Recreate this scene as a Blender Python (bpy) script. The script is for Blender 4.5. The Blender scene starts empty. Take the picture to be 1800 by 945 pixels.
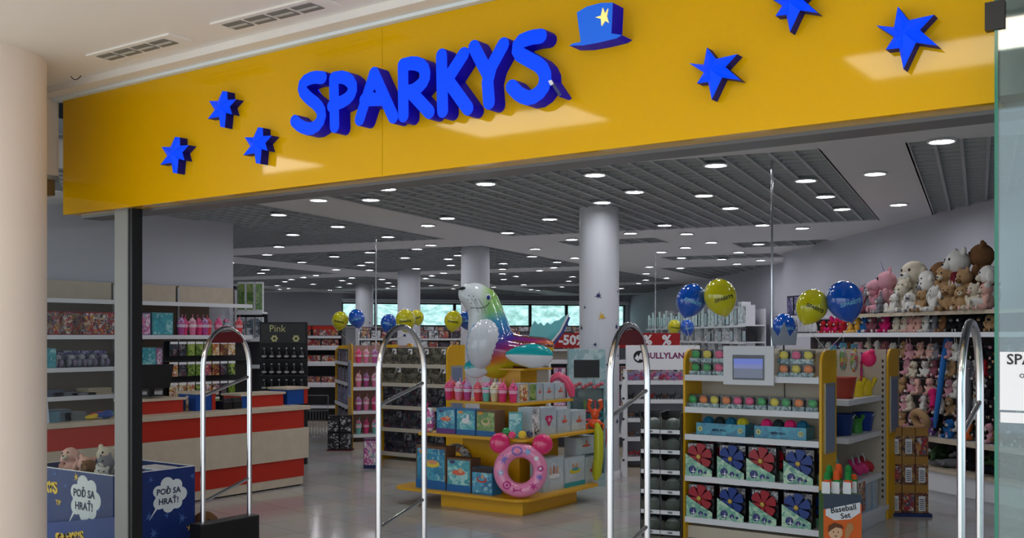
import bpy, math, random
from mathutils import Vector, Matrix
RND = random.Random(7)
C = bpy.context.scene.collection
pi = math.pi
# ------------------------------------------------------------------ camera, sky, exposure
F, CZ, HX, HY, CA, SA = 1815.0, 1.7, 900.0, 592.0, .8163, .5776
cam = bpy.data.cameras.new('camera')
camo = bpy.data.objects.new('camera', cam)
C.objects.link(camo)
camo.location = (0, 0, CZ)
camo.rotation_euler = (pi/2, 0, math.atan2(SA, CA))
cam.sensor_width = 36
cam.lens = F/1800*36
cam.shift_y = (HY-472.5)/1800
cam.clip_end = 400
bpy.context.scene.camera = camo
world = bpy.data.worlds.new('sky')
bpy.context.scene.world = world
world.use_nodes = True
bg = world.node_tree.nodes['Background']
bg.inputs[0].default_value = (.80, .90, 1.0, 1)
bg.inputs[1].default_value = 1.9
vs = bpy.context.scene.view_settings
vs.view_transform = 'Standard'
vs.look = 'None'
vs.exposure = 0.0
vs.gamma = 1
vs.use_curve_mapping = False
LAMP = 62.0        # radiance of the shop's downlights
MALL_LAMP = 9.0    # radiance of the mall's light panels

# rays: a pixel of the photograph becomes a point on a known plane
def ray(px, py):
    r = (px-HX)/F
    return (r*CA-SA, r*SA+CA, (HY-py)/F)
def att(px, py, t):
    d = ray(px, py); return Vector((d[0]*t, d[1]*t, CZ+d[2]*t))
def aty(px, py, y):
    return att(px, py, y/ray(px, py)[1])
def atx(px, py, x):
    return att(px, py, x/ray(px, py)[0])
def atz(px, py, z):
    return att(px, py, (z-CZ)/ray(px, py)[2])

# ------------------------------------------------------------------ materials
def lin(c):
    return tuple(((v/255)/12.92 if v/255 <= .04045 else ((v/255+.055)/1.055)**2.4) for v in c[:3])+(1,)
MATS = {}
def mat(name, col, rough=.5, metal=0, emit=0, trans=0, coat=0, alpha=1, ior=1.45, spec=.5, bump=0, bscale=40, noise=0):
    if name in MATS: return MATS[name]
    m = bpy.data.materials.new(name); m.use_nodes = True
    n = m.node_tree.nodes; b = n['Principled BSDF']; L = m.node_tree.links
    b.inputs['Base Color'].default_value = lin(col)
    b.inputs['Roughness'].default_value = rough
    b.inputs['Metallic'].default_value = metal
    b.inputs['Specular IOR Level'].default_value = spec
    b.inputs['IOR'].default_value = ior
    if emit:
        b.inputs['Emission Color'].default_value = lin(col); b.inputs['Emission Strength'].default_value = emit
    if trans: b.inputs['Transmission Weight'].default_value = trans
    if coat: b.inputs['Coat Weight'].default_value = coat; b.inputs['Coat Roughness'].default_value = .03
    if alpha < 1: b.inputs['Alpha'].default_value = alpha
    if bump or noise:
        tc = n.new('ShaderNodeTexCoord'); nt = n.new('ShaderNodeTexNoise'); nt.inputs['Scale'].default_value = bscale
        L.new(tc.outputs['Object'], nt.inputs['Vector'])
        if bump:
            bp = n.new('ShaderNodeBump'); bp.inputs['Strength'].default_value = bump
            L.new(nt.outputs['Fac'], bp.inputs['Height']); L.new(bp.outputs['Normal'], b.inputs['Normal'])
        if noise:
            mx = n.new('ShaderNodeMix'); mx.data_type = 'RGBA'; mx.inputs[6].default_value = lin(col)
            mx.inputs[7].default_value = lin([v*(1-noise) for v in col]); L.new(nt.outputs['Fac'], mx.inputs[0])
            L.new(mx.outputs[2], b.inputs['Base Color'])
    MATS[name] = m
    return m
def printed(name, cols, scale=18, rough=.35, coat=.3, warp=.6):
    """packaging artwork: irregular patches of the given colours, different on every object"""
    if name in MATS: return MATS[name]
    m = bpy.data.materials.new(name); m.use_nodes = True
    n = m.node_tree.nodes; b = n['Principled BSDF']; L = m.node_tree.links
    b.inputs['Roughness'].default_value = rough; b.inputs['Coat Weight'].default_value = coat
    tc = n.new('ShaderNodeTexCoord'); oi = n.new('ShaderNodeObjectInfo')
    add = n.new('ShaderNodeVectorMath'); add.operation = 'MULTIPLY_ADD'
    add.inputs[1].default_value = (1, 1, 1)
    sc = n.new('ShaderNodeVectorMath'); sc.operation = 'SCALE'; sc.inputs[3].default_value = 9
    cmb = n.new('ShaderNodeCombineXYZ')
    for i in range(3): L.new(oi.outputs['Random'], cmb.inputs[i])
    L.new(cmb.outputs[0], sc.inputs[0]); L.new(tc.outputs['Object'], add.inputs[0]); L.new(sc.outputs[0], add.inputs[2])
    nz = n.new('ShaderNodeTexNoise'); nz.inputs['Scale'].default_value = scale*1.3; L.new(add.outputs[0], nz.inputs['Vector'])
    mx = n.new('ShaderNodeVectorMath'); mx.operation = 'MULTIPLY_ADD'; L.new(nz.outputs['Color'], mx.inputs[0])
    mx.inputs[1].default_value = (warp/scale,)*3; L.new(add.outputs[0], mx.inputs[2])
    vo = n.new('ShaderNodeTexVoronoi'); vo.inputs['Scale'].default_value = scale; L.new(mx.outputs[0], vo.inputs['Vector'])
    sp = n.new('ShaderNodeSeparateColor'); L.new(vo.outputs['Color'], sp.inputs[0])
    cr = n.new('ShaderNodeValToRGB'); cr.color_ramp.interpolation = 'CONSTANT'
    e = cr.color_ramp.elements
    while len(e) < len(cols): e.new(.5)
    for i, c in enumerate(cols): e[i].position = i/len(cols); e[i].color = lin(c)
    v2 = n.new('ShaderNodeTexVoronoi'); v2.inputs['Scale'].default_value = scale*3.1; L.new(mx.outputs[0], v2.inputs['Vector'])
    s2 = n.new('ShaderNodeSeparateColor'); L.new(v2.outputs['Color'], s2.inputs[0])
    c2_ = n.new('ShaderNodeValToRGB'); c2_.color_ramp.interpolation = 'CONSTANT'; e2 = c2_.color_ramp.elements
    while len(e2) < len(cols): e2.new(.5)
    for i, c in enumerate(cols): e2[i].position = i/len(cols); e2[i].color = lin(c)
    L.new(s2.outputs[0], c2_.inputs[0]); gt = n.new('ShaderNodeMath'); gt.operation = 'MULTIPLY_ADD'; gt.inputs[1].default_value = .75; gt.inputs[2].default_value = 0
    st = n.new('ShaderNodeMath'); st.operation = 'GREATER_THAN'; st.inputs[1].default_value = .45; L.new(s2.outputs[1], st.inputs[0]); L.new(st.outputs[0], gt.inputs[0])
    mm = n.new('ShaderNodeMix'); mm.data_type = 'RGBA'; L.new(gt.outputs[0], mm.inputs[0])
    L.new(sp.outputs[0], cr.inputs[0]); L.new(cr.outputs[0], mm.inputs[6]); L.new(c2_.outputs[0], mm.inputs[7]); L.new(mm.outputs[2], b.inputs['Base Color'])
    MATS[name] = m
    return m
def clear(name, tint=(235, 245, 240), rough=.03, alpha=.12, graze=.5):
    """thin clear sheet: sees straight through, with a gloss on top"""
    if name in MATS: return MATS[name]
    m = bpy.data.materials.new(name); m.use_nodes = True
    n = m.node_tree.nodes; L = m.node_tree.links; n.clear()
    o = n.new('ShaderNodeOutputMaterial'); t = n.new('ShaderNodeBsdfTransparent'); g = n.new('ShaderNodeBsdfGlossy')
    t.inputs[0].default_value = lin(tint); g.inputs['Roughness'].default_value = rough; g.inputs[0].default_value = (1, 1, 1, 1)
    mx = n.new('ShaderNodeMixShader'); fr = n.new('ShaderNodeLayerWeight'); pw = n.new('ShaderNodeMath'); pw.operation = 'POWER'; pw.inputs[1].default_value = 4
    ad = n.new('ShaderNodeMath'); ad.operation = 'MULTIPLY_ADD'; ad.inputs[1].default_value = graze; ad.inputs[2].default_value = alpha*.3; ad.use_clamp = True
    L.new(fr.outputs['Facing'], pw.inputs[0]); L.new(pw.outputs[0], ad.inputs[0]); L.new(ad.outputs[0], mx.inputs[0]); L.new(t.outputs[0], mx.inputs[1]); L.new(g.outputs[0], mx.inputs[2])
    L.new(mx.outputs[0], o.inputs[0])
    MATS[name] = m
    return m

M_wall = mat('grey white wall paint', (196, 196, 206), .7)
M_white = mat('white lacquer', (225, 226, 230), .35)
M_shelf = mat('white shelf metal', (228, 230, 235), .35)
M_cream = mat('cream back panel', (196, 184, 166), .6)
M_wood = mat('pale maple laminate', (208, 192, 170), .45, noise=.12, bscale=9)
M_yel = mat('yellow panel', (226, 172, 12), .4)
M_red = mat('red laminate', (182, 40, 22), .4)
M_blue = mat('blue laminate', (10, 70, 150), .4)
M_black = mat('black plastic', (16, 16, 18), .4)
M_dark = mat('dark grey', (45, 45, 50), .5)
M_grey = mat('mid grey', (120, 122, 126), .5)
M_chrome = mat('chrome', (225, 225, 228), .12, metal=1)
M_alu = mat('satin aluminium', (190, 192, 192), .38, metal=.8)
M_paper = mat('white paper', (235, 236, 240), .6)
M_ink = mat('black ink', (18, 18, 22), .5)
M_clear = clear('clear plastic', (246, 248, 248), alpha=.08, rough=.12, graze=.3)

# ------------------------------------------------------------------ mesh building
class MB:
    def __init__(s): s.v = []; s.f = []; s.m = []; s.s = []; s.mats = []
    def mi(s, m):
        if m not in s.mats: s.mats.append(m)
        return s.mats.index(m)
    def add(s, vs_, fs, m, smooth=False):
        o = len(s.v); k = s.mi(m)
        s.v.extend([tuple(p) for p in vs_])
        for f in fs: s.f.append([o+i for i in f]); s.m.append(k); s.s.append(smooth)
    def box(s, x0, x1, y0, y1, z0, z1, m, front=None):
        v = [(x0,y0,z0),(x1,y0,z0),(x1,y1,z0),(x0,y1,z0),(x0,y0,z1),(x1,y0,z1),(x1,y1,z1),(x0,y1,z1)]
        s.add(v, [(0,3,2,1),(4,5,6,7),(1,2,6,5),(2,3,7,6),(3,0,4,7)], m)
        s.add(v, [(0,1,5,4)], front or m)
        return s
    def frame(s, pts, o, u, v, n, d, m, side=None, smooth=False):
        """polygon pts in the plane (o,u,v), thickened by d along n"""
        o, u, v, n = Vector(o), Vector(u), Vector(v), Vector(n)
        a = [o+u*p[0]+v*p[1] for p in pts]; b = [p+n*d for p in a]; k = len(pts)
        area = sum(pts[i][0]*pts[(i+1)%k][1]-pts[(i+1)%k][0]*pts[i][1] for i in range(k))
        w = u.cross(v).dot(n)*area*(1 if d >= 0 else -1)
        base = list(range(k)); top = list(range(k, 2*k))
        sides = [(i, (i+1)%k, k+(i+1)%k, k+i) for i in range(k)]
        if w > 0: base = base[::-1]
        else: top = top[::-1]; sides = [q[::-1] for q in sides]
        s.add(a+b, [base, top], m); s.add(a+b, sides, side or m, smooth)
        return s
    def tube(s, path, r, m, seg=8, closed=False, taper=None):
        P = [Vector(p) for p in path]; n = len(P); rings = []; up = None
        for i in range(n):
            a = P[(i-1) % n] if closed or i > 0 else P[i]; b = P[(i+1) % n] if closed or i < n-1 else P[i]
            t = (b-a).normalized()
            if up is None: up = Vector((0,0,1)) if abs(t.z) < .9 else Vector((1,0,0))
            x = t.cross(up).normalized(); up = x.cross(t).normalized()
            rr = r if taper is None else taper[i]
            rings.append([P[i]+x*math.cos(2*pi*j/seg)*rr+up*math.sin(2*pi*j/seg)*rr for j in range(seg)])
        v = [p for q in rings for p in q]; f = []
        for i in range(n if closed else n-1):
            for j in range(seg):
                a, b = i*seg, ((i+1) % n)*seg
                f.append((a+j, a+(j+1) % seg, b+(j+1) % seg, b+j))
        s.add(v, f, m, True)
        if not closed: s.add(v, [tuple(range(seg))[::-1], tuple(range((n-1)*seg, n*seg))], m)
        return s
    def lathe(s, prof, m, c=(0,0,0), seg=16, mtx=None):
        v = []; f = []
        for r, z in prof:
            for j in range(seg): v.append(Vector((max(r, 1e-4)*math.cos(2*pi*j/seg), max(r, 1e-4)*math.sin(2*pi*j/seg), z)))
        if mtx: v = [mtx @ p for p in v]
        v = [p+Vector(c) for p in v]
        for i in range(len(prof)-1):
            for j in range(seg): f.append((i*seg+j, i*seg+(j+1) % seg, (i+1)*seg+(j+1) % seg, (i+1)*seg+j))
        s.add(v, f, m, True); k = (len(prof)-1)*seg
        s.add(v, [tuple(range(seg))[::-1], tuple(range(k, k+seg))], m)
        return s
    def ell(s, c, r, m, rot=None, seg=12, rings=8):
        if not hasattr(r, '__len__'): r = (r, r, r)
        prof = [(math.sin(pi*i/rings), -math.cos(pi*i/rings)) for i in range(rings+1)]
        M_ = Matrix.Diagonal(Vector(r)).to_4x4()
        if rot is not None: M_ = (rot.to_4x4() if isinstance(rot, Matrix) else Matrix.Rotation(rot, 4, 'Z')) @ M_
        return s.lathe(prof, m, c, seg, M_)
    def mesh(s, name):
        me = bpy.data.meshes.new(name); me.from_pydata(s.v, [], s.f); me.update()
        for m in s.mats: me.materials.append(m)
        me.polygons.foreach_set('material_index', s.m); me.polygons.foreach_set('use_smooth', s.s)
        me.update(); return me
    def build(s, name, parent=None, kind=None, bevel=0, **k):
        o = bpy.data.objects.new(name, s.mesh(name)); C.objects.link(o)
        if parent: o.parent = parent
        if bevel: bv(o, bevel)
        if kind: o['kind'] = kind
        if k: tag(o, **k)
        return o
def bv(o, w, seg=2):
    b = o.modifiers.new('bevel', 'BEVEL'); b.width = w; b.segments = seg; b.limit_method = 'ANGLE'; return o
def tag(o, label=None, cat=None, group=None):
    if label: o['label'] = label
    if cat: o['category'] = cat
    if group: o['group'] = group
    return o
def empty(name, loc, rz=0, label=None, cat=None, group=None, scale=1):
    o = bpy.data.objects.new(name, None); C.objects.link(o); o.location = loc; o.rotation_euler = (0, 0, rz)
    o.scale = (scale,)*3; o.empty_display_size = .05
    return tag(o, label, cat, group)
def put(tpl, loc, rz=0, label=None, cat=None, group=None, scale=1, rot=None):
    """place one thing of a kind; tpl = (name, root mesh or None, [(part, mesh, [(sub, mesh)])])"""
    name, root, parts = tpl
    o = bpy.data.objects.new(name, root); C.objects.link(o); o.location = loc
    o.rotation_euler = rot if rot else (0, 0, rz)
    o.scale = (scale,)*3 if not hasattr(scale, '__len__') else scale
    if root is None: o.empty_display_size = .03
    tag(o, label, cat, group)
    for pn, pm, subs in parts:
        p = bpy.data.objects.new(pn, pm); C.objects.link(p); p.parent = o
        for sn, sm in [s_[:2] for s_ in subs]:
            q = bpy.data.objects.new(sn, sm); C.objects.link(q); q.parent = p
    return o
ORDS = 'first second third fourth fifth sixth seventh eighth ninth tenth eleventh twelfth thirteenth fourteenth fifteenth sixteenth seventeenth eighteenth nineteenth twentieth'.split()
def ordn(i):
    if i < 20: return ORDS[i]
    t = 'twenty thirty forty fifty'.split()[(i+1)//10-2]
    return t[:-1]+'ieth' if (i+1) % 10 == 0 else t+'-'+ORDS[(i+1) % 10-1]

# writing
def text_faces(st, bold=.0):
    cu = bpy.data.curves.new('t', 'FONT'); cu.body = st; cu.size = 1; cu.offset = bold; cu.align_x = 'CENTER'; cu.align_y = 'CENTER'
    cu.resolution_u = 2; o = bpy.data.objects.new('t', cu); C.objects.link(o)
    dg = bpy.context.evaluated_depsgraph_get(); me = o.evaluated_get(dg).to_mesh()
    v = [(p.co.x, p.co.y) for p in me.vertices]; f = [tuple(p.vertices) for p in me.polygons]
    o.evaluated_get(dg).to_mesh_clear(); bpy.data.objects.remove(o); bpy.data.curves.remove(cu)
    return v, f
def write(mb, st, o, u, v, size, m, n=(0,0,0), bold=.015):
    vv, ff = text_faces(st, bold); o, u, v, n = Vector(o), Vector(u), Vector(v), Vector(n)
    mb.add([o+u*a*size+v*b*size+n for a, b in vv], ff, m)
def stroke(pts, w, cap=5):
    """outline of a round-ended stroke along pts"""
    P = [Vector((p[0], p[1])) for p in pts]
    if len(P) > 2:      # smooth the path once
        Q = [P[0]]
        for i in range(len(P)-1): Q += [P[i]*.75+P[i+1]*.25, P[i]*.25+P[i+1]*.75]
        P = Q+[P[-1]]
    L_, R_ = [], []
    for i, p in enumerate(P):
        a = P[max(i-1, 0)]; b = P[min(i+1, len(P)-1)]; t = (b-a).normalized(); nn = Vector((-t.y, t.x))
        L_.append(p+nn*w); R_.append(p-nn*w)
    def capp(c, d):
        a0 = math.atan2(d.y, d.x)
        return [c+Vector((math.cos(a0+pi/2-pi*k/(cap+1)), math.sin(a0+pi/2-pi*k/(cap+1))))*w for k in range(1, cap+1)]
    end = capp(P[-1], (P[-1]-P[-2]).normalized()); beg = capp(P[0], (P[0]-P[1]).normalized())
    return [tuple(q) for q in L_+end+R_[::-1]+beg]
# the shop's hand-drawn word, letter strokes read off the sign
_S = dict(
 S=[[(275,322),(235,320),(195,340),(190,375),(215,405),(255,435),(275,470),(262,515),(225,538),(185,525),(160,502)]],
 P=[[(323,325),(326,525)],[(323,325),(365,318),(400,345),(400,385),(375,415),(315,440)]],
 A=[[(490,305),(430,495)],[(490,305),(570,485)],[(450,415),(535,410)]],
 R=[[(610,270),(612,480)],[(610,270),(655,260),(695,275),(705,315),(690,350),(640,385)],[(640,378),(720,465)]],
 K=[[(770,230),(775,460)],[(862,225),(785,345)],[(800,338),(880,450)]],
 Y=[[(905,195),(962,305)],[(1027,185),(960,310),(968,425)]],
 Z=[[(1182,150),(1140,155),(1090,175),(1085,220),(1130,245),(1185,275),(1205,320),(1190,375),(1140,410),(1095,395),(1062,360)]])
SIGN = {k: [[(lambda q: (q.x, q.z))(aty(450+x*.4232, y*.4232, 4.08)) for x, y in st] for st in v] for k, v in _S.items()}
_xs = [p[0] for v in SIGN.values() for s_ in v for p in s_]; _zs = [p[1] for v in SIGN.values() for s_ in v for p in s_]
_x0, _x1, _z0, _z1 = min(_xs), max(_xs), min(_zs), max(_zs)
def logo(mb, o, u, v, width, m, n=(0,0,1), depth=.001, w=.045):
    """SPARKYS written in its own lettering, centred on o"""
    k = width/(_x1-_x0)
    for v_ in SIGN.values():
        for s_ in v_:
            pts = [((x-(_x0+_x1)/2)*k, (z-(_z0+_z1)/2)*k) for x, z in s_]
            mb.frame(stroke(pts, w*width/2, 2), o, u, v, n, depth, m)
def starpoly(r, k=.38, n=6, rot=.2, irr=0):
    out = []
    for i in range(2*n):
        a = rot+pi*i/n; rr = r*(1-irr*(i % 4 == 0)) if i % 2 == 0 else r*k
        out.append((math.cos(a)*rr, math.sin(a)*rr))
    return out
def circ(r, n=20, sx=1, sy=1): return [(math.cos(2*pi*i/n)*r*sx, math.sin(2*pi*i/n)*r*sy) for i in range(n)]
# ================================================================== THE SETTING
H = 3.24           # shop ceiling
FY = 4.2           # shop front plane
def floor_mat():
    m = mat('polished grey floor tiles', (150, 150, 153), .12)
    n = m.node_tree.nodes; L = m.node_tree.links; b = n['Principled BSDF']
    tc = n.new('ShaderNodeTexCoord'); br = n.new('ShaderNodeTexBrick')
    br.offset = 0; br.inputs['Scale'].default_value = 1; br.inputs['Brick Width'].default_value = .6; br.inputs['Row Height'].default_value = .6
    br.inputs['Mortar Size'].default_value = .004; br.inputs['Color1'].default_value = lin((196, 194, 190)); br.inputs['Color2'].default_value = lin((188, 186, 183))
    br.inputs['Mortar'].default_value = lin((140, 138, 136))
    nz = n.new('ShaderNodeTexNoise'); nz.inputs['Scale'].default_value = 1.3; nz.inputs['Detail'].default_value = 5
    mx = n.new('ShaderNodeMix'); mx.data_type = 'RGBA'; mx.blend_type = 'MULTIPLY'; mx.inputs[0].default_value = .35
    mp = n.new('ShaderNodeMapping'); mp.inputs['Rotation'].default_value = (0, 0, .2)
    L.new(tc.outputs['Object'], mp.inputs[0]); L.new(mp.outputs[0], br.inputs['Vector']); L.new(tc.outputs['Object'], nz.inputs['Vector'])
    L.new(br.outputs['Color'], mx.inputs[6]); L.new(nz.outputs['Color'], mx.inputs[7]); L.new(mx.outputs[2], b.inputs['Base Color'])
    return m
MB().box(-45, 8, FY+.1, 50, -.1, 0, floor_mat()).build('floor', kind='structure')
MB().box(-45, 8, -12, FY+.1, -.1, 0, mat('pale polished mall floor', (224, 214, 200), .2)).build('floor_mall', kind='structure')

def seg(name, pts, z0, z1, m, th=.12):
    b = MB()
    for p, q in zip(pts, pts[1:]):
        p, q = Vector(p), Vector(q); d = (q-p).normalized(); n = Vector((-d.y, d.x))
        b.frame([(0, 0), ((q-p).length+.0, 0), ((q-p).length, z1-z0), (0, z1-z0)], (p.x, p.y, z0), (d.x, d.y, 0), (0, 0, 1), (n.x, n.y, 0), th, m)
    return b.build(name, kind='structure')
seg('wall_left', [(-11.3, 9.35), (-11.3, 4.25)], 0, H+.3, M_wall, -.12)
seg('wall_left_far', [(-35, 26.5), (-13.2, 9.6), (-11.3, 9.35)], 0, H+.3, M_wall, -.12)
seg('wall_right', [(2.2, 6.95), (-2.29, 12.6), (-6.86, 18.3)], 0, H+.3, M_wall, -.12)
seg('wall_right_far', [(-6.86, 18.3), (-7.6, 20.5), (-16.2, 31.3), (-19.4, 35.2)], 0, H+.3, M_wall, -.12)
seg('wall_front_right', [(1.0, 4.25), (8, 4.25)], 0, H+.5, M_wall, .12)
# back wall with its row of windows, at right angles to the line of columns
EV = Vector((.617, .787, 0)); DV = Vector((-.787, .617, 0))
B0 = att(600, 592, 36.5); B0.z = 0
def bpt(px): # distance along the back wall of a pixel column
    d = ray(px, 592); a = Vector((d[0], d[1], 0))
    # B0 + s E = k a
    det = EV.x*(-a.y)-(-a.x)*EV.y
    return ((-B0.x)*(-a.y)-(-a.x)*(-B0.y))/det
def bz(px, py):
    s = bpt(px); p = B0+EV*s; d = ray(px, py); t = p.x/d[0]; return CZ+d[2]*t
SB0, SB1 = bpt(380), bpt(1112)
wz0, wz1 = 2.08, 2.93
bw = MB()
def bseg(s0, s1, z0, z1, m=M_wall, y0=0, y1=.3, mb=None):
    (mb or bw).frame([(0, 0), (s1-s0, 0), (s1-s0, z1-z0), (0, z1-z0)], B0+EV*s0+DV*y0+Vector((0, 0, z0)), EV, (0, 0, 1), DV, y1-y0, m)
sw0, sw1 = bpt(601), bpt(1100)
bseg(SB0, sw0, 0, H+.3); bseg(sw0, sw1+6, 0, wz0); bseg(sw0, sw1+6, wz1+.12, H+.3); bseg(sw1, sw1+6, wz0, wz1+.12)
bw.build('wall_back', kind='structure')
M_frame = mat('dark window frame', (35, 38, 42), .5)
M_pane = clear('window glass', alpha=.1)
edges = [601, 661, 737, 800, 870, 933, 997, 1060, 1100]
for i, (a, b) in enumerate(zip(edges, edges[1:])):
    s0, s1 = bpt(a), bpt(b); w = MB(); f = .05
    for (u0, u1, z0, z1) in ((s0, s1, wz0, wz0+f), (s0, s1, wz1-f, wz1), (s0, s0+f, wz0, wz1), (s1-f, s1, wz0, wz1)): bseg(u0, u1, z0, z1, M_frame, .05, .15, w)
    wo = w.build('window_%d' % (i+1), kind='structure')
    g = MB(); bseg(s0+f, s1-f, wz0+f, wz1-f, M_pane, .09, .1, g); g.build('pane', wo)
t = MB(); bseg(sw0, sw1, wz1, wz1+.1, M_white, -.35, .1, t); t.build('trim_1', kind='structure')
t = MB(); bseg(sw0, sw1, wz0-.05, wz0, M_white, -.12, .1, t); t.build('trim_2', kind='structure')
# wooded hillside outside
def hill_mat():
    m = mat('wooded hillside', (120, 150, 110), .9)
    n = m.node_tree.nodes; L = m.node_tree.links; b = n['Principled BSDF']
    tc = n.new('ShaderNodeTexCoord'); nz = n.new('ShaderNodeTexNoise'); nz.inputs['Scale'].default_value = 1.6; nz.inputs['Detail'].default_value = 9; nz.inputs['Roughness'].default_value = .7
    cr = n.new('ShaderNodeValToRGB'); e = cr.color_ramp.elements
    e[0].position = .35; e[0].color = lin((135, 172, 160)); e[1].position = .62; e[1].color = lin((240, 248, 252)); x = e.new(.5); x.color = lin((195, 220, 218))
    L.new(tc.outputs['Object'], nz.inputs['Vector']); L.new(nz.outputs['Fac'], cr.inputs[0]); L.new(cr.outputs[0], b.inputs['Base Color'])
    return m
hb = MB(); N = 40; hv = []; hf = []
for i in range(N+1):
    for j in range(9):
        p = B0+EV*(-30+i*2.2)+DV*(9+j*7); hv.append((p.x, p.y, -2+j*3.6+1.3*math.sin(i*.9+j)+RND.uniform(-.5, .5)))
for i in range(N):
    for j in range(8): hf.append((i*9+j, (i+1)*9+j, (i+1)*9+j+1, i*9+j+1))
hb.add(hv, hf, hill_mat(), True); hb.build('hillside', kind='structure')

# ceiling: egg-crate fields between smooth plaster bands, turned a little from the shop front
BX, BY = (.982, .19), (-.19, .982)
def cq(s, q, z=H): return Vector((s*BX[0]+q*BY[0], s*BX[1]+q*BY[1], z))
U3, V3 = Vector((BX[0], BX[1], 0)), Vector((BY[0], BY[1], 0))
M_plaster = mat('ceiling plaster', (222, 222, 224), .6)
M_blade = mat('grey ceiling louvre', (176, 180, 184), .5)
M_void = mat('dark ceiling void', (74, 75, 80), .9)
cb = MB()
def cut(P, f):      # keep the part of a polygon where f >= 0
    out = []
    for i, a in enumerate(P):
        b = P[(i+1) % len(P)]; fa, fb = f(a), f(b)
        if fa >= 0: out.append(a)
        if fa*fb < 0: out.append(a+(b-a)*(fa/(fa-fb)))
    return out
def slab(mb, P, z0, z1, m):   # a flat slab that ends at the shop front and at the back wall
    P = cut([Vector((p[0], p[1])) for p in P], lambda p: p.y-FY-.135)
    if len(P) > 2: P = cut(P, lambda p: .15-(p.x-B0.x)*DV.x-(p.y-B0.y)*DV.y)
    if len(P) > 2: mb.frame([tuple(p) for p in P], (0, 0, z0), (1, 0, 0), (0, 1, 0), (0, 0, 1), z1-z0, m)
def cbox(mb, s0, s1, q0, q1, z0, z1, m):
    slab(mb, [cq(s0, q0).xy, cq(s1, q0).xy, cq(s1, q1).xy, cq(s0, q1).xy], z0, z1, m)
SC = [(-.52, 4.8), (-6.5, -1.2), (-13.0, -7.65), (-19.5, -14.2), (-26, -20.7), (-32.5, -27.2)]
QR = [(3.0, 8.0), (8.75, 14.4), (15.65, 21.2), (22.4, 28), (29.2, 34.8), (36, 41.6)]
fields = []
for ci, (s0, s1) in enumerate(SC):
    rows = list(QR)
    if ci == 1:
        cells = [(s0, s1, 3.0, 8.0), (s0, s1, 8.75, 14.4), (-6.2, -4.6, 15.5, 16.4), (-3.7, -2.2, 16.9, 17.9), (-5.6, -3.4, 19.3, 20.3)]+[(s0, s1)+r for r in QR[3:]]
    else: cells = [(s0, s1)+r for r in rows]
    fields += cells
    q = -4.0
    for (a0, a1, b0, b1) in cells:
        cbox(cb, s0, s1, q, b0, H, H+.1, M_plaster)
        if a0 > s0: cbox(cb, s0, a0, b0, b1, H, H+.1, M_plaster)
        if a1 < s1: cbox(cb, a1, s1, b0, b1, H, H+.1, M_plaster)
        q = b1
    cbox(cb, s0, s1, q, 50, H, H+.1, M_plaster)
ss = sorted([v for c in SC for v in c]); gaps = [(-45, ss[0])]+[(ss[i], ss[i+1]) for i in range(1, len(ss)-1, 2)]+[(ss[-1], 9)]
for a, b in gaps: cbox(cb, a, b, -4, 50, H, H+.1, M_plaster)
cb.build('ceiling', kind='structure')
vb = MB(); slab(vb, [(-45, 0), (9, 0), (9, 60), (-45, 60)], H+.5, H+.6, M_void); vb.build('ceiling_void', kind='structure')
for k, (s0, s1, q0, q1) in enumerate(fields):
    pitch = .2 if q0 < 15 and s0 > -15 else .3 if q0 < 25 else .5
    g = MB(); n = max(2, round((s1-s0)/pitch)); mm = max(2, round((q1-q0)/pitch))
    for i in range(n+1):
        s = s0+(s1-s0)*i/n; cbox(g, s-.014, s+.014, q0, q1, H+.0, H+.1, M_blade)
    for i in range(mm+1):
        q = q0+(q1-q0)*i/mm; cbox(g, s0, s1, q-.012, q+.012, H+.012, H+.1, M_blade)
    if g.v: g.build('ceiling_grille', kind='structure')

# round columns with their star decals
M_col = mat('white column paint', (205, 208, 216), .5)
M_navy = mat('navy vinyl', (24, 38, 92), .5); M_gold = mat('gold vinyl', (214, 168, 40), .5)
COLS = [(-6.35, 10.8, .24), (-10.9, 14.3, .25), (-15.9, 18.3, .265), (-21.1, 22.3, .26)]
starspx = [[(1052,519,8,0),(1058,556,9,1),(1028,540,4,0),(1022,576,6,0),(1046,605,5,0),(1084,574,7,0),(1086,512,4,0),(1068,640,4,0),(1086,625,4,0),(1085,740,6,0),(1100,705,5,0)],
           [(830,545,5,0),(848,590,4,0)], [(711,589,5,0),(728,560,3,0),(704,545,3,1)], [(634,580,3,0),(641,590,4,0),(650,567,3,0)]]
for i, (x, y, r) in enumerate(COLS):
    o = MB().lathe([(r, 0), (r, H+.02)], M_col, (x, y, 0), 40).build('column', kind='structure')
    MB().lathe([(r+.012, 0), (r+.012, .09), (r+.002, .1)], M_white, (x, y, 0), 40).build('base_ring', o)
    dist = math.hypot(x, y); c0 = Vector((x, y, 0))
    for (px, py, sz, gold) in starspx[i]:
        d = ray(px, py); a = d[0]**2+d[1]**2; b_ = -2*(d[0]*x+d[1]*y); cc = x*x+y*y-(r+.003)**2; disc = b_*b_-4*a*cc
        if disc < 0: continue
        tt = (-b_-math.sqrt(disc))/(2*a); p = att(px, py, tt); nrm = Vector((p.x-x, p.y-y, 0)).normalized(); u = Vector((-nrm.y, nrm.x, 0))
        MB().frame(starpoly(sz*tt/F, .3, 6, RND.uniform(0, 1), .3), p, u, (0, 0, 1), nrm, .001, M_gold if gold else M_navy).build('star_decal', o)

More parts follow.
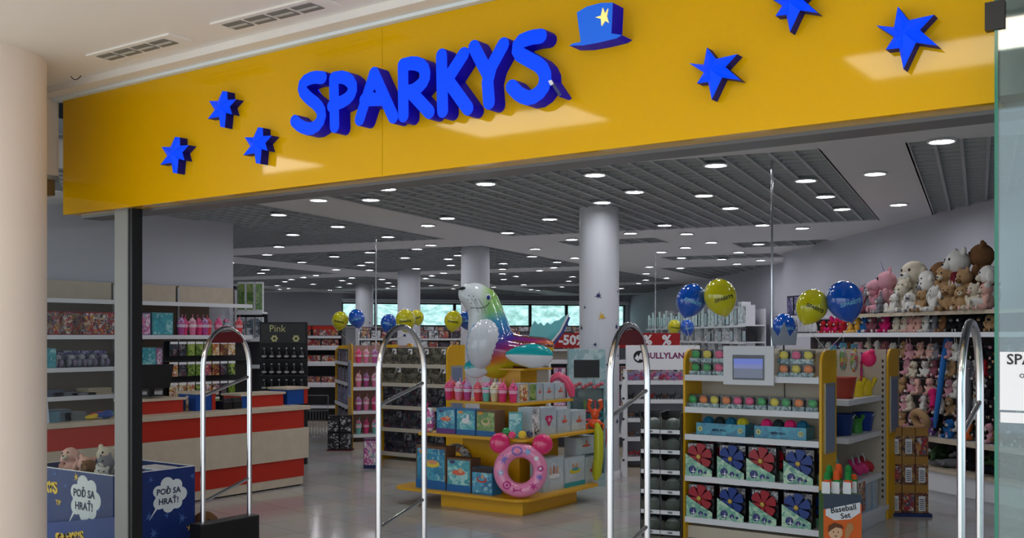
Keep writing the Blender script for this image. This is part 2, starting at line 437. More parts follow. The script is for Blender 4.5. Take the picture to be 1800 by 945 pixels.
# ------------------------------------------------------------------ the mall corridor outside
M_mall = mat('mall ceiling paint', (232, 228, 222), .6)
M_beige = mat('beige mall paint', (222, 205, 186), .6)
MB().box(-22, 8, -.6, 4.02, 3.45, 3.6, M_mall).build('ceiling_mall', kind='structure')
MB().box(-22, 8, 4.02, FY+.0, 3.405, 3.6, M_mall).build('trim_3', kind='structure')
M_slot = mat('cool light strip', (222, 232, 236), .5)
MB().box(-6.95, 8, FY-.07, FY, 3.385, 3.404, M_slot).build('trim_4', kind='structure')
MB().box(-9.2, -6.97, 3.0, FY-.01, 2.86, 3.45, M_beige).build('wall_mall_side', kind='structure')
MB().box(-9.2, -6.97, 3.0, FY-.01, 2.83, 2.86, M_alu).box(-9.2, -7.0, 3.05, FY-.02, 2.72, 2.83, mat('brown beam', (120, 92, 50), .5)).build('trim_5', kind='structure')
MB().lathe([(.47, 0), (.47, 3.45)], mat('beige column paint', (232, 218, 206), .6), (-6.50, 3.28, 0), 48).build('column', kind='structure')
# header behind the sign
M_head = mat('grey header metal', (112, 114, 118), .35, metal=.4)
MB().box(-6.86, 1.0, FY+.0, FY+.12, 2.60, 3.45, M_head).box(-6.9, 1.0, FY+.12, FY+.30, 2.56, 3.3, M_head).build('trim_6', kind='structure')
M_glass = clear('shop front glass', (250, 252, 251), alpha=.0, graze=.10)
post = MB().box(-4.60-.0, -4.60, 0, 0, 0, 0, M_alu); post = MB()
xa, xb, xc = aty(206, 592, FY+.05).x, aty(228, 592, FY+.05).x, aty(234.5, 592, FY+.05).x
post.box(xa, xb, FY+.03, FY+.13, 0, 2.6, mat('grey post metal', (150, 153, 150), .45, metal=.2)).build('trim_7', kind='structure', bevel=.006)
MB().box(xb, xc, FY+.04, FY+.12, 0, 2.6, M_black).build('trim_8', kind='structure')
MB().box(-11.2, xa, FY+.07, FY+.09, .02, 2.72, M_glass).box(xa-.012, xa, FY+.065, FY+.095, .02, 2.6, mat('pale green glass edge', (170, 205, 190), .2)).build('window_9', kind='structure')

# mall light panels behind the camera, seen again in the glossy sign
def light_panel(x, y, k):
    o = empty('ceiling_panel_light', (x, y, 3.45), 0, 'square mall ceiling light panel out of the photo, %s along the corridor' % ordn(k), 'ceiling light', 'mall light panels')
    MB().box(-.68, .68, -.38, .38, -.02, -.001, M_white).build('frame', o)
    MB().box(-.62, .62, -.32, .32, -.024, -.0205, mat('lit mall panel', (255, 240, 220), .5, emit=MALL_LAMP)).build('diffuser', o)
for k, (x, y) in enumerate([(-11.6, 1.25), (-8.2, 1.25), (-4.75, 1.5), (-1.4, 1.6), (2.2, 1.6)]): light_panel(x, y, k)
# slot vents in the mall ceiling
M_vent = mat('vent bar grey', (190, 190, 184), .5); M_vslot = mat('vent opening', (122, 122, 116), .7)  # each slot is a flat grey plate with a lighter grey centre bar
for lab, cs in (('long white slot air vent in the mall ceiling nearer the big round column', [(160,98),(184,104),(330,67),(306,60)]),
                ('long white slot air vent in the mall ceiling nearer the middle of the sign', [(382,43),(398,50),(590,3),(570,-4)])):
    q = [atz(x, y, 3.45) for x, y in cs]; a = (q[0]+q[1])/2; b = (q[2]+q[3])/2; d = (b-a).normalized(); L_ = (b-a).length; n_ = Vector((-d.y, d.x, 0)); w = .085
    o = empty('ceiling_vent', a, 0, lab, 'air vent', 'slot vents')
    fr = MB().frame([(0, -w), (L_, -w), (L_, w), (0, w)], (0,0,-.012), d, n_, (0, 0, 1), .0115, M_mall)
    fr.build('frame', o)
    k = 4
    for j in range(k):
        s0, s1 = .06+(L_-.12)*j/k, .06+(L_-.12)*(j+1)/k-.03
        MB().frame([(s0, -w*.62), (s1, -w*.62), (s1, w*.62), (s0, w*.62)], (0,0,-.0165), d, n_, (0, 0, 1), .004, M_vslot).frame([(s0, -w*.12), (s1, -w*.12), (s1, w*.12), (s0, w*.12)], (0,0,-.02), d, n_, (0, 0, 1), .003, M_vent).build('vent_slot', o)
pts = [aty(123+i*2.4, 133+7*math.sin(pi*i/8), 3.95) for i in range(9)]
tag(MB().tube(pts, .003, M_black, 5).build('loose_cable'), 'thin black cable loop hanging from the mall ceiling edge', 'cable')

# ------------------------------------------------------------------ downlights
lights_px = []
def addl(sx, ox, oy, L):
    for x, y in L: lights_px.append((ox+x*sx, oy+y*sx))
addl(.275, 380, 300, [(655,183),(400,276),(490,404),(400,481),(328,532),(90,582),(315,628),(288,650),(547,580),(558,678),(638,665),(480,691),(438,705),(390,730),(408,754),(458,748),(555,780),(602,770),(622,722),(725,760),(755,544),(778,352),(988,180),(1090,110),(1353,345),(1098,418),(1372,471),(1285,496),(982,518),(1207,552),(980,581),(927,600),(768,628),(980,631),(805,698),(868,681),(855,718),(785,740),(1060,690),(1100,713),(1090,747),(1130,735),(1378,667),(1340,685),(1455,650),(1500,600),(1478,298),(1280,622),(1485,560),(1375,730),(1458,798),(1310,805),(1125,788)])
addl(.2778, 700, 280, [(555,148),(1245,92),(1495,200),(1292,267),(1685,412),(958,373),(692,460),(312,369),(190,414),(207,538),(122,564),(43,619),(335,667),(318,628),(385,603),(115,688),(1098,502),(867,563),(847,610),(1118,620),(1005,646),(985,681),(895,700),(663,655),(660,691),(660,720),(668,755),(745,736),(1103,739),(1080,767),(795,790),(1035,804),(887,826),(765,843),(705,855),(925,860),(808,867),(1030,860),(210,795),(365,793),(345,815),(212,733),(288,716),(605,805),(840,820),(1470,463),(1665,583),(1588,677),(1570,719),(1565,760),(1520,782),(1698,747),(1410,813),(290,862),(380,846),(1515,-15)])
addl(.3611, 1150, 200, [(300,245),(738,320),(242,393),(370,455),(833,398),(915,460),(1075,287),(1190,438),(527,538),(720,553),(48,540),(157,581),(278,623),(508,631),(152,648),(412,671),(330,705),(518,710),(133,698),(35,669),(403,728),(128,748),(60,797),(1400,128)])
keep = []
for p in lights_px:
    if all(abs(p[0]-q[0]) > 7 or abs(p[1]-q[1]) > 3.5 for q in keep) and p[1] < 511: keep.append(p)
M_lit = mat('lit downlight diffuser', (250, 250, 255), .5, emit=LAMP)
ring = MB().lathe([(.085, 0), (.112, -.004), (.115, -.012), (.105, -.02), (.088, -.014), (.085, 0)], M_white, seg=20).mesh('frame')
disc = MB().lathe([(.086, -.006), (.086, -.009), (.06, -.013)], M_lit, seg=20).mesh('diffuser')
LT = ('ceiling_light', None, [('frame', ring, []), ('diffuser', disc, [])])
pos = [atz(px, py, H-.001) for px, py in keep]
rows = {}
for p in pos: rows.setdefault(int((p.x*BY[0]+p.y*BY[1])//1.5), []).append(p)
for ri, k in enumerate(sorted(rows)):
    R_ = sorted(rows[k], key=lambda p: p.x*BX[0]+p.y*BX[1])
    for i, p in enumerate(R_):
        place = 'the only one in' if len(R_) == 1 else '%s from left in' % ordn(i)
        put(LT, p, 0, 'round ceiling downlight, %s %s row from shop front' % (place, ordn(ri)), 'ceiling light', 'round ceiling downlights')
# thin hanging poles
for px, pt, y0, y1, lab in ((1357, 9.05, 1.62, H, 'thin chrome pole from the ceiling down to the yellow end rack'), (661, 16, 1.2, H, 'thin steel pole hanging near the far pink cup rack'), (1152, 19, 1.6, H, 'thin steel pole standing before the far white boxes')):
    p = att(px, 592, pt)
    o = MB().tube([(p.x, p.y, y0), (p.x, p.y, y1)], .011, M_chrome, 8).build('steel_pole'); tag(o, lab, 'pole')
# ================================================================== THE SIGN
M_fascia = mat('glossy yellow sign glass', (218, 168, 0), .05, spec=.34)
M_letter = mat('lit blue letter face', (0, 70, 255), .4, emit=.35, spec=.15)
M_lside = mat('dark blue letter side', (14, 4, 190), .5, emit=.06, spec=.15)
M_stars = mat('navy star side', (20, 16, 110), .5, spec=.2)
zb = (aty(110, 378, FY-.03).z+aty(1750, 178.5, FY-.03).z)/2; zt = 3.384
fx0, fx1 = aty(111, 300, FY-.03).x, aty(1752, 300, FY-.03).x
sg = MB()
xm = aty(672, 250, FY-.03).x
sg.box(fx0, xm-.0015, FY-.03, FY-.005, zb, zt, M_fascia).box(xm+.0015, fx1, FY-.03, FY-.005, zb, zt, M_fascia)
sign = sg.build('shop_sign', bevel=.003, label='long glossy yellow fascia sign with blue SPARKYS lettering over the shop entrance', cat='sign')
MB().box(fx0, fx1, FY-.005, FY+.264, zb+.004, zb+.012, mat('gold glass underside', (200, 156, 40), .12)).build('underside', sign)
def onsign(px, py): q = aty(px, py, 4.08); return (q.x, q.z)
for k, v in SIGN.items():
    b = MB()
    for i, st in enumerate(v): b.frame(stroke(st, .036), (0, 4.08-.0007*i, 0), (1, 0, 0), (0, 0, 1), (0, 1, 0), .088, M_letter, M_lside, True)
    b.build('letter', sign)
def star_orn(pts):
    P = [onsign(*p) for p in pts]; b = MB()
    b.frame(P, (0, 4.11, 0), (1, 0, 0), (0, 0, 1), (0, 1, 0), .058, M_letter, M_stars)
    c = Vector((sum(p[0] for p in P)/len(P), sum(p[1] for p in P)/len(P)))
    v = [(p[0], 4.11, p[1]) for p in P]+[(c.x, 4.075, c.y)]; n = len(P)
    b.add(v, [(i, (i+1) % n, n) for i in range(n)], M_letter)
    b.build('star_ornament', sign)
big = [(250,256),(312,262),(325,190),(362,238),(452,218),(402,272),(465,327),(388,316),(345,408),(330,335),(283,340),(312,295)]
def bigs(cx, cy, k): return [(cx+(x-350)*.4232*k, cy+(y-285)*.4232*k) for x, y in big]
star_orn(bigs(1248, 120.6, 1)); star_orn(bigs(1587, 56, 1.2)); star_orn(bigs(1386, 2, .98))
lt = [(1355,610),(1425,610),(1462,530),(1500,535),(1502,600),(1572,596),(1520,655),(1538,718),(1490,705),(1480,822),(1445,815),(1440,735),(1345,752),(1400,680)]
def lts(cx, cy, k=1): return [(cx+(x-1455)/4.5*k, cy+(y-672)/4.5*k) for x, y in lt]
star_orn(lts(382.5, 189.5)); star_orn(lts(445, 253.5)); star_orn(lts(299, 270.5))
# the magician's hat and wand of the emblem
def c2(x, y): return onsign(600+x/3.6, y/3.6)
M_hat = mat('hat blue face', (20, 100, 225), .25, emit=.25)
hat = [(1450,292),(1470,278),(1522,268),(1508,170),(1497,82),(1560,45),(1650,22),(1725,20),(1722,100),(1716,215),(1782,225),(1750,245),(1640,272),(1540,290)]
hb_ = MB().frame([c2(*p) for p in hat], (0, 4.07, 0), (1, 0, 0), (0, 0, 1), (0, 1, 0), .098, M_hat, M_lside).build('top_hat_emblem', sign)
st = [(1620,115),(1655,105),(1665,55),(1680,95),(1698,60),(1690,108),(1702,150),(1680,135),(1658,168),(1655,125)]
MB().frame([c2(*p) for p in st], (0, 4.062, 0), (1, 0, 0), (0, 0, 1), (0, 1, 0), .007, mat('pale yellow star face', (255, 226, 130), .4, emit=.5)).build('hat_star', hb_)
MB().frame([c2(1315,510), c2(1335,508), c2(1395,600), c2(1378,612)], (0, 4.08, 0), (1, 0, 0), (0, 0, 1), (0, 1, 0), .088, mat('navy wand', (25, 40, 100), .3), M_lside).frame([c2(1311,512), c2(1332,506), c2(1345,530), c2(1326,542)], (0, 4.077, 0), (1, 0, 0), (0, 0, 1), (0, 1, 0), .003, M_white).build('wand_emblem', sign)

# ------------------------------------------------------------------ glass door leaf with the opening hours
gx = aty(1748, 592, 4.02).x
gd = empty('glass_door', (gx, 4.02, 0), 0, 'tall frameless glass door leaf with green edge at the right of the entrance', 'door')
MB().box(.012, 1.5, 0, .014, .02, 3.38, clear('door glass', (205, 226, 224), alpha=.35)).build('glass_pane', gd)
MB().box(0, .012, 0, .014, .02, 3.38, mat('green glass edge', (40, 118, 96), .15)).build('glass_edge', gd)
MB().box(-.03, .035, -.012, .026, 2.80, 2.90, M_black).build('clamp', gd)
p = aty(1756, 618, 4.0); q = aty(1800, 722, 4.0)
sx0 = p.x-gx; st_ = MB().box(sx0, sx0+.25, -.004, -.0005, q.z, p.z, M_paper)
W3 = ((1, 0, 0), (0, 0, 1))
write(st_, 'SPARKYS', (sx0+.125, -.006, p.z-.028), *W3, .052, M_ink)
write(st_, 'Otváracie hodiny', (sx0+.14, -.006, p.z-.085), *W3, .022, M_ink, bold=.01)
for i, dname in enumerate('Po Ut St Št Pi So Ne'.split()):
    if i < 6: write(st_, dname+'   9:00', (sx0+.125, -.006, p.z-.11-.019*i), *W3, .019, M_ink)
st_.build('opening_hours_sheet', gd)
MB().box(.02, 1.5, -.003, -.0005, q.z-.045, q.z-.008, M_paper).build('white_stripe', gd)

# ------------------------------------------------------------------ anti-theft gates
def gate(x, y0, y1, name, low, infill):
    o = empty('security_gate', (x, y0, 0), 0, name, 'security gate', 'anti-theft gates across the entrance')
    L_ = y1-y0; zt_ = 1.765; ah = .3; P = [(0, 0, .04)]
    for k in range(0, 6): P.append((0, 0, .04+(zt_-ah-.04)*k/5+.001))
    for k in range(1, 16): a = pi-pi*k/16; P.append((0, L_/2+math.cos(a)*L_/2, zt_-ah+math.sin(a)*ah))
    for k in range(0, 6): P.append((0, L_, zt_-ah-(zt_-ah-.04)*k/5))
    MB().tube(P, .0185, M_chrome, 14).build('hoop', o)
    MB().tube([(0, 0, 1.27), (0, L_, 1.40)], .012, M_chrome, 10).build('brace', o)
    MB().tube([(0, 0, .50), (0, L_, .63)], .012, M_chrome, 10).build('brace', o)
    if infill:
        poly = [(L_/2+math.cos(pi*k/12)*L_*.33, zt_-ah*.36+math.sin(pi*k/12)*ah*.28) for k in range(13)]
        MB().frame(poly, (0, 0, 0), (0, 1, 0), (0, 0, 1), (1, 0, 0), .02, mat('dark red gate badge', (92, 18, 26), .3)).build('badge', o)
    b = MB().box(-.06, .06, -.07, L_+.05, 0, low, M_black)
    b.build('base_box', o, bevel=.01)
gate(-6.17, 4.83, 5.26, 'chrome hoop security gate with tall black base beside the blue crate', .35, True)
gate(-4.42, 4.80, 5.24, 'chrome hoop security gate between the counter end and the yellow island', .12, False)
gate(-2.755, 4.80, 5.22, 'chrome hoop security gate just left of the clear bin rack', .12, True)
gate(-1.0, 4.80, 5.19, 'chrome hoop security gate nearest the glass door at the right', .12, False)

# ------------------------------------------------------------------ big blue promotional crate
M_crate = mat('dark blue printed card', (18, 44, 108), .45); M_bub = mat('white speech bubble print', (214, 222, 226), .5)
M_cyel = mat('print yellow', (226, 190, 60), .5); M_cbl = mat('pale blue print', (70, 100, 165), .5)
X1, X0, Y0_, Y1_, HC = -6.52, -7.62, 4.33, 5.03, .717
cr = empty('promotional_crate', ((X0+X1)/2, Y0_, 0), 0, 'big dark blue cardboard crate of toys with white speech bubbles, behind the shop window', 'crate')
cx = (X0+X1)/2; w2 = (X1-X0)/2; dp = Y1_-Y0_
MB().box(-w2, w2, 0, .012, 0, HC, M_crate).box(-w2, w2, dp-.012, dp, 0, HC, M_crate).box(-w2, -w2+.012, .012, dp-.012, 0, HC, M_crate).box(w2-.012, w2, .012, dp-.012, 0, HC, M_crate).box(-w2+.012, w2-.012, .012, dp-.012, .5, .51, M_crate).build('crate_wall', cr)
MB().box(-w2-.003, w2+.003, -.003, .015, HC, HC+.005, M_white).box(-w2-.003, w2+.003, dp-.015, dp+.003, HC, HC+.005, M_white).box(-w2-.003, -w2+.015, .015, dp-.015, HC, HC+.005, M_white).box(w2-.015, w2+.003, .015, dp-.015, HC, HC+.005, M_white).build('white_edge', cr)
def bubble(mb, c, u, n, s):
    # cloud outline with a tail at the lower left
    pts = []
    lob = [(-.75,.35,.42),(-.1,.8,.5),(.62,.65,.45),(.95,0,.5),(.65,-.6,.42),(.0,-.8,.42),(-.7,-.45,.45)]
    for k in range(56):
        a = 2*pi*k/56; best = .9
        for (x, y, r) in lob:
            dx, dy = math.cos(a), math.sin(a); b = x*dx+y*dy; cc = x*x+y*y-r*r; D = b*b-cc
            if D > 0: best = max(best, b+math.sqrt(D))
        pts.append((math.cos(a)*best*s*.93, math.sin(a)*best*s*.86))
        if k == 34: pts.append((-1.35*s, -1.35*s))
    mb.frame(pts, c, u, (0, 0, 1), n, .002, M_bub)
def crate_print(mb, o, u, n, stars, bub):
    u, n, o = Vector(u), Vector(n), Vector(o)
    for (a, z, s, m) in stars: mb.frame(starpoly(s, .25, 6, a*9, .3), o+u*a+Vector((0, 0, z)), u, (0, 0, 1), n, .0015, m)
    c = o+u*bub[0]+Vector((0, 0, bub[1])); bubble(mb, c, u, n, bub[2])
    write(mb, 'POĎ SA', c+Vector((0, 0, bub[2]*.25)), u, (0, 0, 1), bub[2]*.50, M_navy2, n*.004, .028)
    write(mb, 'HRAŤ!', c-Vector((0, 0, bub[2]*.35)), u, (0, 0, 1), bub[2]*.50, M_navy2, n*.004, .028)
M_navy2 = mat('navy lettering', (20, 26, 70), .5)
f = MB(); o_ = Vector((w2, 0, 0))
def cfx(px, py): q = aty(px, py, Y0_); return (q.x-cx, q.z)
a, z = cfx(148, 877)
crate_print(f, (0, 0, 0), (1, 0, 0), (0, -1, 0), [(cfx(73,838)[0], cfx(73,838)[1], .035, M_cbl), (cfx(97,841)[0], .68, .035, M_cbl), (cfx(134,838)[0], cfx(134,838)[1], .04, M_cyel), (cfx(115,858)[0], .6, .03, M_cbl), (cfx(82,888)[0], .5, .03, M_cbl), (cfx(64,872)[0], .56, .035, M_cbl), (cfx(174,904)[0], .46, .03, M_cbl), (cfx(70,905)[0], .45, .03, M_cbl)], (a, z, .155))
a, z = cfx(74, 853); logo(f, (a-.0, 0, z), (1, 0, 0), (0, 0, 1), .40, M_cyel, (0, -1, 0), .002, .06)
a, z = cfx(103, 883); write(f, 'TIP', (a, -.003, z), *W3, .05, M_cyel, bold=.03)
f.build('front_print', cr)
f = MB(); sw = Vector((w2, 0, 0))
def csx(px, py): q = atx(px, py, X1); return (q.y-Y0_, q.z)
b_ = csx(296, 870)
crate_print(f, sw, (0, 1, 0), (1, 0, 0), [csx(*p)+s for p, s in (((265,843),(.03,M_cbl)),((237,850),(.035,M_cyel)),((262,908),(.045,M_cbl)),((293,905),(.03,M_cbl)),((320,910),(.05,M_cbl)),((334,927),(.04,M_cyel)),((270,937),(.05,M_cbl)),((338,836),(.03,M_cbl)))], (b_[0], b_[1], .122))
b_ = csx(240, 886); write(f, 'TIP', (w2+.003, b_[0], b_[1]), (0, 1, 0), (0, 0, 1), .055, M_cyel, bold=.03)
f.build('side_print', cr)
# vinyl strip stuck on the inside of the window glass, low down
vs_ = [aty(x, y, FY+.1) for x, y in ((56,921),(204,908),(204,1000),(56,1000))]
o = MB().frame([(p.x, p.z) for p in vs_], (0, FY+.092, 0), (1, 0, 0), (0, 0, 1), (0, 1, 0), .003, mat('royal blue vinyl', (8, 52, 130), .4))
c_ = aty(123, 944, FY+.1); u_ = (aty(180, 938, FY+.1)-aty(70, 948, FY+.1)).normalized()
logo(o, (c_.x, FY+.092, c_.z), u_, (0, 0, 1), .36, M_cyel, (0, -1, 0), .001, .07)
o.build('window_sticker', label='royal blue window sticker with yellow lettering low on the shop glass', cat='sticker')

# ------------------------------------------------------------------ checkout counter
XC = -8.8; YC0, YC1 = 5.17, 8.35; HCt = .912
ct = empty('checkout_counter', (XC, YC0, 0), 0, 'long checkout counter banded in red and pale wood along the left side', 'counter')
Lc = YC1-YC0
MB().box(-.62, .03, -.03, Lc+.03, .868, HCt, M_wood).build('counter_top', ct, bevel=.004)
MB().box(-.58, 0, .0, Lc-.05, .664, .867, M_red).build('red_panel', ct)
MB().box(-.60, .025, -.02, Lc, .316, .663, M_wood).build('wood_panel', ct)
MB().box(-.58, 0, .0, Lc-.05, .11, .315, M_red).build('red_panel', ct)
MB().box(-.57, -.005, .01, Lc-.06, .018, .109, M_wood).box(-.56, -.03, .02, Lc-.08, 0, .018, M_dark).build('plinth', ct)
def riser(px0, px1, pyt, pyb, xx, lab, wrap):
    p, q = atx(px0, pyb, xx), atx(px1, pyb, xx); z1 = atx((px0+px1)/2, pyt, xx).z; z0 = HCt
    y0, y1 = p.y, q.y
    o = empty('till_stand', (xx, y0, z0), 0, lab, 'till stand')
    dy = y1-y0; h = max(z1-z0, .1)
    MB().box(-.3, 0, 0, dy, 0, h-.025, M_blue if not wrap else M_red).build('body', o)
    m = M_red if not wrap else M_blue
    MB().box(.0005, .008, dy*.82 if not wrap else 0, dy if not wrap else dy*.12, 0, h-.025, m).build('side_stripe', o)
    MB().box(-.32, .02, -.02, dy+.02, h-.025, h, M_wood).build('top_board', o)
riser(236, 322, 700, 731, XC-.32, 'red fronted till stand with pale top under the black monitor', True)
riser(345, 378, 688, 724, XC-.30, 'blue till stand with red edge behind the left chrome gate', False)
riser(424, 498, 690, 718, XC-.25, 'red fronted till stand with pale top in the middle of the counter', True)
riser(505, 540, 680, 712, XC-.27, 'blue till stand with red edge at the far end of the counter', False)
# monitor seen from behind
p = atx(262, 700, XC-.5)
mo = empty('monitor', (p.x, p.y+.02, HCt+.172), 0, 'black till monitor seen from behind on the red till stand', 'monitor')
MB().box(-.10, .10, -.10, .10, 0, .012, M_black).build('foot', mo)
MB().box(-.02, .02, -.03, .03, .012, .10, M_black).build('stand', mo)
MB().frame([(-.23, .08), (.20, .08), (.25, .33), (-.23, .33)], (.0, 0, 0), (0, 1, 0), (0, 0, 1), (1, 0, 0), .05, M_black).build('screen_housing', mo, bevel=.01)
p = atx(312, 640, XC-.45)
for k, (px, py, lab) in enumerate([(409, 705, 'black card terminal on the counter behind the left chrome gate'), (394, 712, 'black receipt printer on the counter left of the card terminal')]):
    p = atx(px, py, XC-.3); q = empty('card_terminal' if k == 0 else 'receipt_printer', (p.x, p.y, HCt), 0, lab, 'till equipment')
    MB().box(-.08, .08, -.07, .07, 0, .09, M_black).build('body', q, bevel=.012)
    MB().box(.03, .06, -.05, .05, .0905, .12, M_dark).build('keypad' if k == 0 else 'paper_slot', q)
# ================================================================== KINDS OF GOODS
PK = dict(
 toy=printed('toy packaging artwork', [(190,60,70),(225,220,215),(60,90,140),(235,190,90),(140,60,110),(90,140,120),(40,40,50),(200,130,120)], 22),
 red=printed('red packaging artwork', [(175,30,38),(215,205,200),(60,40,45),(200,140,60),(150,40,50),(90,90,110)], 20),
 pink=printed('pink packaging artwork', [(225,110,160),(240,200,215),(180,70,140),(120,190,190),(245,235,240),(150,90,160)], 22),
 dark=printed('dark packaging artwork', [(28,28,36),(50,52,66),(90,40,60),(36,60,80),(120,118,120),(24,24,28)], 20),
 pool=printed('blue water packaging artwork', [(40,130,170),(56,146,182),(34,112,156),(74,164,194),(150,205,215),(44,136,172)], 9, warp=1.4),
 sea=printed('teal water packaging artwork', [(50,150,165),(66,164,178),(90,184,190),(44,134,156),(160,212,212),(58,156,170)], 9, warp=1.4),
 pale=printed('pale grey blue packaging artwork', [(176,192,202),(184,198,208),(170,186,198),(190,203,211),(182,196,205)], 5),
 purple=printed('violet packaging artwork', [(95,85,150),(60,60,110),(150,130,180),(40,44,80),(180,190,210)], 20),
 dino=printed('brown dinosaur packaging artwork', [(92,84,70),(60,56,48),(130,120,100),(40,38,34),(150,140,118),(80,70,60)], 26),
 wht=printed('white packaging artwork', [(214,214,218),(230,230,232),(190,192,198),(150,152,158),(60,62,70),(222,222,226)], 14),
 brn=printed('gold brown packaging artwork', [(150,110,50),(110,60,40),(60,36,30),(190,150,90),(130,40,30)], 24),
 grn=printed('green packaging artwork', [(90,130,56),(110,146,70),(70,108,44),(150,170,100),(100,138,60)], 9, warp=1.4),
 snack=printed('snack bag artwork', [(200,160,60),(225,210,180),(180,70,40),(240,235,225),(140,100,60)], 30),
 tealg=printed('grey teal card artwork', [(120,150,155),(170,190,190),(90,120,130),(60,90,90),(190,205,205)], 40),
 neon=printed('bright card artwork', [(90,160,110),(210,225,225),(60,130,140),(230,120,150),(235,200,70)], 35),
 blk=printed('black bottle artwork', [(14,14,16),(20,20,24),(30,30,34),(120,110,90)], 20),
)
def carton(w, d, h, art, side, tpl='toy_box', strip=None, panel=True, window=None):
    """printed carton; local x across the front, y back from the front, z up"""
    b = MB().box(-w/2, w/2, 0, d, 0, h, side)
    parts = []
    if panel:
        fr = MB().box(-w*.46, w*.46, -.0025, -.0003, h*.06, h*.94, art)
        parts.append(('front_print', fr.mesh('front_print'), []))
    if strip: parts.append(('title_strip', MB().box(-w*.5, w*.5, -.0045, -.0027, h*strip[0], h*strip[1], strip[2]).mesh('title_strip'), []))
    return (tpl, b.mesh(tpl), parts)
def tumbler(col, topc, key):
    cup = mat('tumbler '+key, col, .25, coat=.4); top = mat('fluffy top '+key, topc, .8); lid = mat('clear lid '+key, [min(255, v+40) for v in col], .2, coat=.5)
    a = MB().lathe([(.026, 0), (.029, .004), (.040, .115), (.0405, .118)], cup, seg=14).mesh('plastic_tumbler')
    l = MB().lathe([(.043, .116), (.044, .122), (.041, .124)], lid, seg=14).mesh('lid')
    t = MB()
    for i in range(9):
        an = i*2.4; r = .028*(1-i/10); t.ell((math.cos(an)*r, math.sin(an)*r, .128+i*.004), .014, top, seg=8, rings=5)
    s = MB().tube([(.008, 0, .13), (.018, .004, .205)], .004, lid, 6).mesh('straw')
    band = MB().lathe([(.0375, .078), (.0408, .108)], mat('tumbler band '+key, [int(v*.5+120) for v in topc], .4), seg=14).mesh('printed_band')
    return ('plastic_tumbler', a, [('lid', l, []), ('whipped_top', t.mesh('whipped_top'), []), ('straw', s, []), ('printed_band', band, [])])
TB = dict(hot=tumbler((226,60,120),(240,110,160),'hot pink'), pink=tumbler((232,130,165),(245,205,215),'soft pink'), red=tumbler((226,70,80),(235,120,130),'coral red'),
          mint=tumbler((110,190,180),(235,150,190),'mint'), cream=tumbler((220,205,165),(235,225,200),'cream'), viol=tumbler((190,80,150),(205,170,215),'violet pink'))
TBN = dict(hot='hot pink', pink='soft pink', red='coral red', mint='mint green', cream='cream', viol='violet pink')
def rack(name, loc, rz, w, d, h, lips, label, sides=(1, 1), sidem=None, group='yellow sided shelf racks', lipm=None, poster=(0, 1), backm=None, shelfd=None):
    """shelf rack: yellow arched side panels, back panel, white shelves with price rails. front at local y=0"""
    o = empty('shelf_rack', loc, rz, label, 'shelf rack', group); sm = sidem or M_yel
    t = .02
    for k, x in ((0, -w/2), (1, w/2-t)):
        if not sides[k]: continue
        r = .12; pts = [(0, 0), (d, 0), (d, h), (r, h)]+[(r-r*math.sin(a*pi/12), h-r+r*math.cos(a*pi/12)) for a in range(1, 7)]
        sp = MB().frame(pts, (x, 0, 0), (0, 1, 0), (0, 0, 1), (1, 0, 0), t, sm).build('side_panel', o)
        if poster[k]:
            xx = x+t if k else x-.008
            f = MB().box(xx, xx+.008, .07, d-.05, h-.82, h-.26, M_alu).build('poster_frame', sp)
            MB().box(xx+.0081 if k else xx-.002, xx+.0095 if k else xx-.0001, .095, d-.075, h-.79, h-.29, mat('grey blue poster', (120, 136, 165), .4)).build('poster', f)
    MB().box(-w/2+t, w/2-t, d-.03, d-.005, .05, h-.03, backm or M_cream).build('back_panel', o)
    MB().box(-w/2+t, w/2-t, .05, d-.03, 0, .10, M_cream).build('plinth', o)
    for z in lips:
        sh = MB().box(-w/2+t, w/2-t, .0, d-.03, z-.03, z, M_shelf).build('shelf', o)
        MB().box(-w/2+t, w/2-t, -.012, -.0003, z-.045, z+.004, lipm or M_white).build('price_rail', sh)
    return o
def place(loc, rz, x, y, z): # local -> world
    c, s = math.cos(rz), math.sin(rz); return (loc[0]+x*c-y*s, loc[1]+x*s+y*c, loc[2]+z)
def lx(px, py, loc, rz, y):
    """local x on a rack's plane y = const met by the ray of a pixel"""
    d = ray(px, py); c, s = math.cos(rz), math.sin(rz)
    # t*d = loc + (x*c-y*s, x*s+y*c)
    ax, ay = loc[0]-y*s, loc[1]+y*c; det = d[0]*(-s)+c*d[1]
    t = (ax*(-s)+c*ay)/det; return ((t*d[0]-ax)*c+(t*d[1]-ay)*s), CZ+d[2]*t

